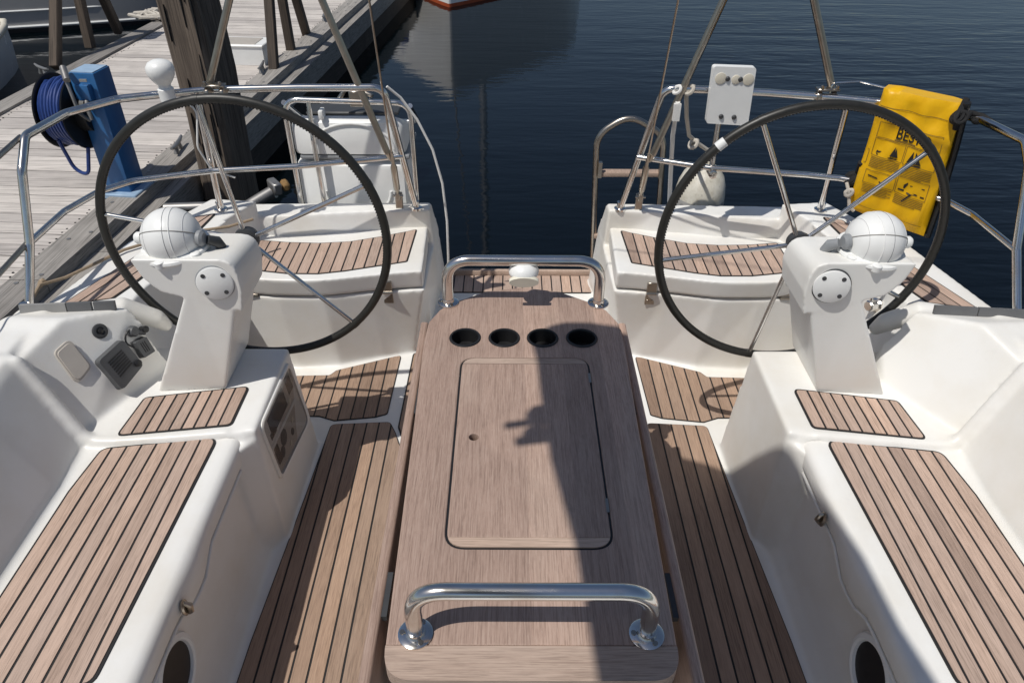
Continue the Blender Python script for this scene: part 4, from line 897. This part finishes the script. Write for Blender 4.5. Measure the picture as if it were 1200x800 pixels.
# timber pile
pl = thing('mooring_pile', 'thick dark square timber pile with cracks beside the dock', 'pile', (-1.93, 4.58, -.55)); og = (-1.93, 4.58, -.55)
b = bmesh.new(); rings = []
for k in range(15):
    z = -1.6+k*.26; sc = 1+.02*math.sin(k*1.7); ang = R(-9)
    pr = [(-.15, -.12), (-.12, -.15), (.09, -.155), (.125, -.12), (.135, .12), (.10, .15), (-.12, .15), (-.15, .12)]
    rings.append([(-1.900+.010*math.sin(k)+ (p[0]*math.cos(ang)-p[1]*math.sin(ang))*sc*.92, 4.60+(p[0]*math.sin(ang)+p[1]*math.cos(ang))*sc, z) for p in pr])
loft(b, rings); bevel(b, .006, 1, 25); obj('timber', b, M['pile'], pl, True, og, 30)
b = bmesh.new(); rr = random.Random(5)
for k in range(16):
    x = -2.0+rr.random()*.18; z = -.2+rr.random()*1.3; L_ = .10+rr.random()*.3
    b2 = [(x-.003, 4.462, z), (x+.001, 4.445, z+.0), (x+.004+.01*rr.random(), 4.462, z)]
    yb = 4.443-(x+1.94)*.16
    vs = [b.verts.new(p) for p in ((x-.004, yb, z+L_*.5), (x-.001, yb-.001, z), (x+.004, yb, z+L_*.45), (x+.002, yb-.001, z+L_))]; b.faces.new(vs)
    r = bmesh.ops.extrude_face_region(b, geom=[vs[0].link_faces[0]]); bmesh.ops.translate(b, verts=[e for e in r['geom'] if isinstance(e, bmesh.types.BMVert)], vec=(0, .02, 0))
obj('cracks', b, M['black'], pl, False, og)['kind'] = 'stuff'
# ------------------------------------------------------------------ blue service post with hose reel
ps = thing('service_post', 'blue painted steel service post at the edge of the dock', 'service post', (-2.36, 4.10, ZD)); og = (-2.36, 4.1, ZD)
b = bmesh.new(); box(b, (-2.345, 4.12, ZD+.36), (.145, .16, .72), Matrix.Rotation(R(-6), 4, 'Z')); bevel(b, .006, 2); obj('column', b, M['blue'], ps, True, og)
b = bmesh.new(); box(b, (-2.345, 4.12, ZD+.02), (.24, .25, .03), Matrix.Rotation(R(-6), 4, 'Z')); bevel(b, .005, 1); obj('foot_plate', b, M['bluelight'], ps, True, og)
b = bmesh.new(); box(b, (-2.345, 4.12, ZD+.722), (.130, .145, .006), Matrix.Rotation(R(-6), 4, 'Z')); obj('top_plate', b, M['bluelight'], ps, True, og)
b = bmesh.new(); box(b, (-2.350, 4.022, ZD+.625), (.075, .045, .085), Matrix.Rotation(R(-6), 4, 'Z')); bevel(b, .006, 2); obj('tap_box', b, M['blue'], ps, True, og)
b = bmesh.new(); tube(b, [(-2.345, 4.0, ZD+.585), (-2.34, 3.975, ZD+.55), (-2.335, 3.975, ZD+.49)], [.013, .013, .010], 10); tube(b, [(-2.37, 3.97, ZD+.555), (-2.31, 3.97, ZD+.565)], .006, 8); obj('tap', b, M['galv'], ps, True, og)
b = bmesh.new(); box(b, (-2.335, 4.012, ZD+.69), (.04, .006, .014)); obj('badge', b, M['lgrey'], ps, False, og)
hr = thing('hose_reel', 'black hose reel wound with blue hose on the side of the blue post', 'hose reel', (-2.55, 4.10, ZD+.2)); og = (-2.55, 4.1, ZD+.2)
hc = V((-2.515, 4.12, ZD+.49)); hx = V((1, -.10, 0)).normalized()
for d in (-.085, .075):
    b = bmesh.new(); lathe(b, [(.200, -.005), (.205, 0), (.200, .005)], frame(hc+hx*d, hx, (0, 0, 1)), 36); obj('flange', b, M['black'], hr, True, og)
b = bmesh.new(); lathe(b, [(.11, -.08), (.11, .14)], frame(hc, hx, (0, 0, 1)), 24); obj('drum', b, M['black'], hr, True, og)
b = bmesh.new(); pts = []; mt = frame(hc, hx, (0, 0, 1))
for k in range(420):
    a = 2*math.pi*k/30; tr = k/30; x = -.068+abs((tr % 14)-7)/7*.125; pts.append(mt @ V(((.155+.02*(tr > 7)+.006*math.sin(k*.7))*math.cos(a), (.155+.02*(tr > 7))*math.sin(a), x)))
tube(b, pts, .0105, 7); hs = obj('hose', b, M['hose'], hr, True, og)
b = bmesh.new(); tube(b, fillet([hc+V((-.05, -.14, -.12)), hc+V((-.03, -.12, -.30)), hc+V((.05, -.14, -.33)), hc+V((.09, -.12, -.17))], .08, 10), .0105, 8); obj('hose', b, M['hose'], hr, True, og)
b = bmesh.new(); tube(b, [hc+V((.10, -.10, .25)), hc+V((.115, -.15, .20)), hc+V((.13, -.16, .04)), hc+V((.14, -.10, -.02))], .010, 8); tube(b, [hc+V((.085, -.09, .262)), hc+V((.125, -.16, .215))], .018, 10); obj('spigot', b, M['galv'], hr, True, og)
# ------------------------------------------------------------------ dock cleats, box step, trestles
def cleat(x, y, rot, label):
    t = thing('dock_cleat', label, 'cleat', (x, y, ZD+.02), 'dock cleats'); og = (x, y, ZD+.02)
    rm = Matrix.Translation((x, y, ZD+.02)) @ Matrix.Rotation(rot, 4, 'Z')
    b = bmesh.new(); tube(b, [rm @ V(p) for p in ((0, -.12, .062), (0, -.07, .052), (0, 0, .05), (0, .07, .052), (0, .12, .062))], [.009, .013, .015, .013, .009], 10); obj('horn', b, M['galv'], t, True, og)
    for dy in (-.035, .035):
        b = bmesh.new(); tube(b, [rm @ V((0, dy*1.3, 0)), rm @ V((0, dy, .05))], [.02, .012], 10); obj('leg', b, M['galv'], t, True, og)
cleat(-2.255, 4.72, .1, 'dark steel cleat on the dock edge beside the blue post')
cleat(-2.20, 6.55, .1, 'steel cleat on the dock edge in front of the white box step')
cleat(-4.05, 6.45, .9, 'steel cleat with rope on the far left dock edge')
cleat(-2.06, 8.5, .1, 'farthest steel cleat on the right dock edge')
t = thing('box_step', 'white box step with grey slatted top on the dock', 'step', (-2.46, 6.95, ZD)); og = (-2.46, 6.95, ZD)
rz = Matrix.Rotation(R(-4), 4, 'Z')
b = bmesh.new()
for cx, cy, dx, dy in ((0, -.13, .44, .02), (0, .13, .44, .02), (-.21, 0, .02, .24), (.21, 0, .02, .24)): box(b, V((-2.46, 6.97, ZD+.085))+rz @ V((cx, cy, 0)), (dx, dy, .17), rz)
obj('sides', b, M['whitep'], t, False, og)
b = bmesh.new(); box(b, (-2.46, 6.97, ZD+.165), (.46, .30, .02), rz); bevel(b, .006, 1); obj('top', b, M['whitep'], t, False, og)
for k in range(8):
    b = bmesh.new(); box(b, V((-2.46, 6.97, ZD+.178))+rz @ V((-.03, -.105+k*.028, 0)), (.36, .018, .008), rz); obj('slat', b, M['beige'], t, False, og)
def trestle(x, ys, ap, label):
    t = thing('timber_trestle', label, 'trestle', (x, ys[1], ZD), 'timber trestles on the dock'); og = (x, ys[1], ZD)
    for k, yy in enumerate(ys):
        a = V((x+DX(yy)*0, yy, ZD)); e = V(ap)+V((.05*(k-1), .06*(k-1), 0)); b = bmesh.new()
        d = (e-a); L_ = d.length; mt = frame((0, 0, 0), d, (1, 0, 0)); box(b, (0, 0, L_/2), (.075, .085, L_)); bevel(b, .006, 1)
        bmesh.ops.recalc_face_normals(b, faces=b.faces); me = bpy.data.meshes.new('leg'); b.to_mesh(me); b.free(); me.materials.append(M['prop'])
        o = bpy.data.objects.new('leg', me); COL.objects.link(o); o.parent = t; o.matrix_world = Matrix.Translation(a-V(og)) @ mt.to_3x3().to_4x4()
        o.location = a-V(og); o.rotation_euler = mt.to_euler()
    b = bmesh.new(); box(b, V(ap)+V((0, 0, .02)), (.12, .30, .10)); bevel(b, .01, 1); obj('cap', b, M['prop'], t, True, og)
trestle(-4.08, (6.70, 7.37, 8.0), (-4.09, 7.55, .85), 'three-legged brown timber trestle on the far left dock edge')
trestle(-2.13, (6.66, 7.29, 7.94), (-2.12, 7.22, .80), 'three-legged brown timber trestle on the right dock edge by the water')
# rope heap
b = bmesh.new(); rr = random.Random(11); pts = []
for k in range(90):
    a = k*.55; r = .10+.16*rr.random(); pts.append((-3.85+r*1.5*math.cos(a)+.002*k, 8.6+r*math.sin(a), ZD+.03+.10*rr.random()*(1-r*2.5)))
tube(b, pts, .018, 6); tube(b, [(-3.7, 8.55, ZD+.02), (-3.5, 8.5, ZD+.02), (-3.35, 8.62, ZD+.02), (-3.2, 8.6, ZD+.02)], .016, 6)
tag(obj('rope_heap', b, M['rope']), 'heap of pale rope on the dock near the grey boat', 'rope')
b = bmesh.new(); tube(b, [(-1.46, 1.72, .56), (-1.50, 1.95, .575), (-1.46, 2.02, .56), (-1.35, 2.2, .562), (-1.22, 2.32, .56), (-1.05, 2.38, .56), (-.98, 2.44, .56)], .0055, 8); rope_knot(b, (-1.505, 1.97, .57), .016, .005, 3)
tag(obj('mooring_rope', b, M['oldrope']), 'tan rope lying along the left side deck', 'rope')
# galvanised mooring arm and post between boat and dock
t = thing('mooring_bracket', 'galvanised mooring arm with rusty yellow end beside the pile', 'mooring arm', (-1.7, 4.2, -.4)); og = (-1.7, 4.2, -.4)
b = bmesh.new(); tube(b, [(-2.10, 3.72, -.16), (-1.62, 3.80, -.10), (-1.42, 3.95, -.02)], .034, 10); obj('arm', b, M['galv'], t, True, og)
b = bmesh.new(); tube(b, [(-2.10, 4.02, -.16), (-1.60, 4.02, -.14), (-1.42, 4.0, -.05)], .03, 10); obj('arm', b, M['galv'], t, True, og)
b = bmesh.new(); box(b, (-1.405, 3.98, .0), (.05, .12, .07), Matrix.Rotation(R(35), 4, 'Z')); bevel(b, .008, 1); obj('end_plate', b, M['galv'], t, True, og)
b = bmesh.new(); box(b, (-1.350, 4.0, .0), (.045, .085, .05), Matrix.Rotation(R(25), 4, 'Z')); bevel(b, .012, 1); obj('end_cap', b, M['rust'], t, True, og)
b = bmesh.new(); box(b, (-1.60, 3.62, -.42), (.10, .10, .70), Matrix.Rotation(R(12), 4, 'Z')); bevel(b, .008, 1)
tag(obj('short_post', b, M['dockbeam']), 'short grey timber post standing in the water behind the left stern', 'post')

# ------------------------------------------------------------------ neighbouring boats
def hull_loft(sections, mats, name, par, og):
    """sections: list of (station along, list of (offset, z)) for a hull lofted from its half-sections, given as world rings"""
    b = bmesh.new(); loft(b, sections, caps=True, closed=False); return obj(name, b, mats, par, True, og, 50)
def boat_hull(par, og, org, head, L_, beam, free, mat_top, mat_bot, zwl=-.55, sharp=False):
    """bow at org, pointing along head (unit, horizontal); hull runs back the other way"""
    h = V(head).normalized(); sd_ = V((-h.y, h.x, 0)); N = 14
    def ring(u, z0, z1, n=4):
        w0 = beam/2*(min(1, u*3.6)**.92 if sharp else min(1, (u*1.9)**.62)) if u > 0 else .0
        out_ = []
        for s in (1, -1):
            row = []
            for j in range(n+1):
                z = z0+(z1-z0)*j/n; fl = .94+.06*(z-(zwl-.3))/(free+.3); sheer = 1
                rake = (1-u)*(z-zwl)*(.08 if sharp else .22)
                row.append(V(org)+h*(rake-u*L_)+sd_*s*(w0*fl+.012)+V((0, 0, z-org[2])))
            out_.append(row if s == 1 else row[::-1])
        return out_[0]+out_[1]
    us = [0, .02, .05, .1, .17, .25, .35, .45, .55, .65, .75, .85, .93, 1]
    b = bmesh.new(); loft(b, [ring(u, zwl+.05, zwl+free*(1-.12*min(1, u*2))) for u in us]); obj('hull', b, mat_top, par, True, og, 60)
    b = bmesh.new(); loft(b, [ring(u, zwl-.35, zwl+.05, 2) for u in us]); obj('boot_top', b, mat_bot, par, True, og, 60)
t = thing('moored_yacht', 'white yacht bow with red waterline at the top edge of the water', 'sailboat', (-.75, 12.5, -.55)); og = (-.75, 12.5, -.55)
boat_hull(t, og, (-.93, 11.50, -.55), (-.10, -1, 0), 9, 3.6, 1.25, M['hullwhite'], M['orange'], sharp=True)
b = bmesh.new(); box(b, (-.5, 16, .85), (1.5, 3.2, .5)); bevel(b, .12, 3); obj('cabin', b, M['hullwhite'], t, True, og)
b = bmesh.new(); tube(b, [(-.6, 15.2, .6), (-.6, 15.2, 12)], .08, 10); obj('mast', b, M['alu'], t, True, og)
b = bmesh.new(); tube(b, [(-.92, 11.6, .62), (-.6, 15.2, 11.6)], .012, 6); obj('forestay', b, M['steel_old'], t, True, og)
b = bmesh.new(); lathe(b, [(.02, -.30), (.10, -.24), (.11, 0), (.11, .2), (.09, .28), (.02, .32)], Matrix.Translation((-1.75, 12.2, -.15)), 18); tag(obj('blue_fender', b, M['hose']), 'dark blue fender beside the bow of the white yacht', 'fender')
t = thing('grey_boat', 'grey hulled boat with white stripe moored past the dock, top left', 'boat', (-6.2, 11, -.55)); og = (-6.2, 11, -.55)
boat_hull(t, og, (-4.35, 10.75, -.55), (1, .06, 0), 6, 2.2, 1.0, M['hullgrey'], M['hullblack'])
for zz, th in ((-.29, .012), (-.475, .016)):
    b = bmesh.new(); tube(b, [(-4.40-k*.5, 10.75-k*.03-1.115*min(1, (k*.5/6*1.9)**.62 if k else 0)*(.94+.06*(zz+.85)/1.3)-.045, zz) for k in range(0, 13)], th, 6); obj('stripe', b, M['whitep'], t, True, og)
t = thing('dinghy', 'small white dinghy with cream gunwale at the left edge', 'dinghy', (-5.45, 7.7, -.55)); og = (-5.45, 7.7, -.55)
b = bmesh.new(); rings = []
for u in (0, .1, .25, .45, .7, 1):
    w_ = .62*min(1, (.12+u*1.6)**.6); yy = 8.35-u*2.2; rings.append([(-5.62+x*w_, yy, z) for x, z in ((-1, -.10), (-.97, -.3), (-.75, -.62), (0, -.7), (.75, -.62), (.97, -.3), (1, -.10), (.92, -.10), (.86, -.3), (.6, -.5), (0, -.55), (-.6, -.5), (-.86, -.3), (-.92, -.10))])
loft(b, rings); obj('hull', b, M['hullwhite'], t, True, og, 50)
b = bmesh.new(); path = [(-5.62+.62*min(1, (.12+u*1.6)**.6), 8.35-u*2.2, -.085) for u in (1, .7, .45, .25, .1, 0)]; path += [(-11.24-p[0], p[1], p[2]) for p in path[::-1]]; tube(b, path, .035, 10); obj('gunwale', b, M['cream'], t, True, og)
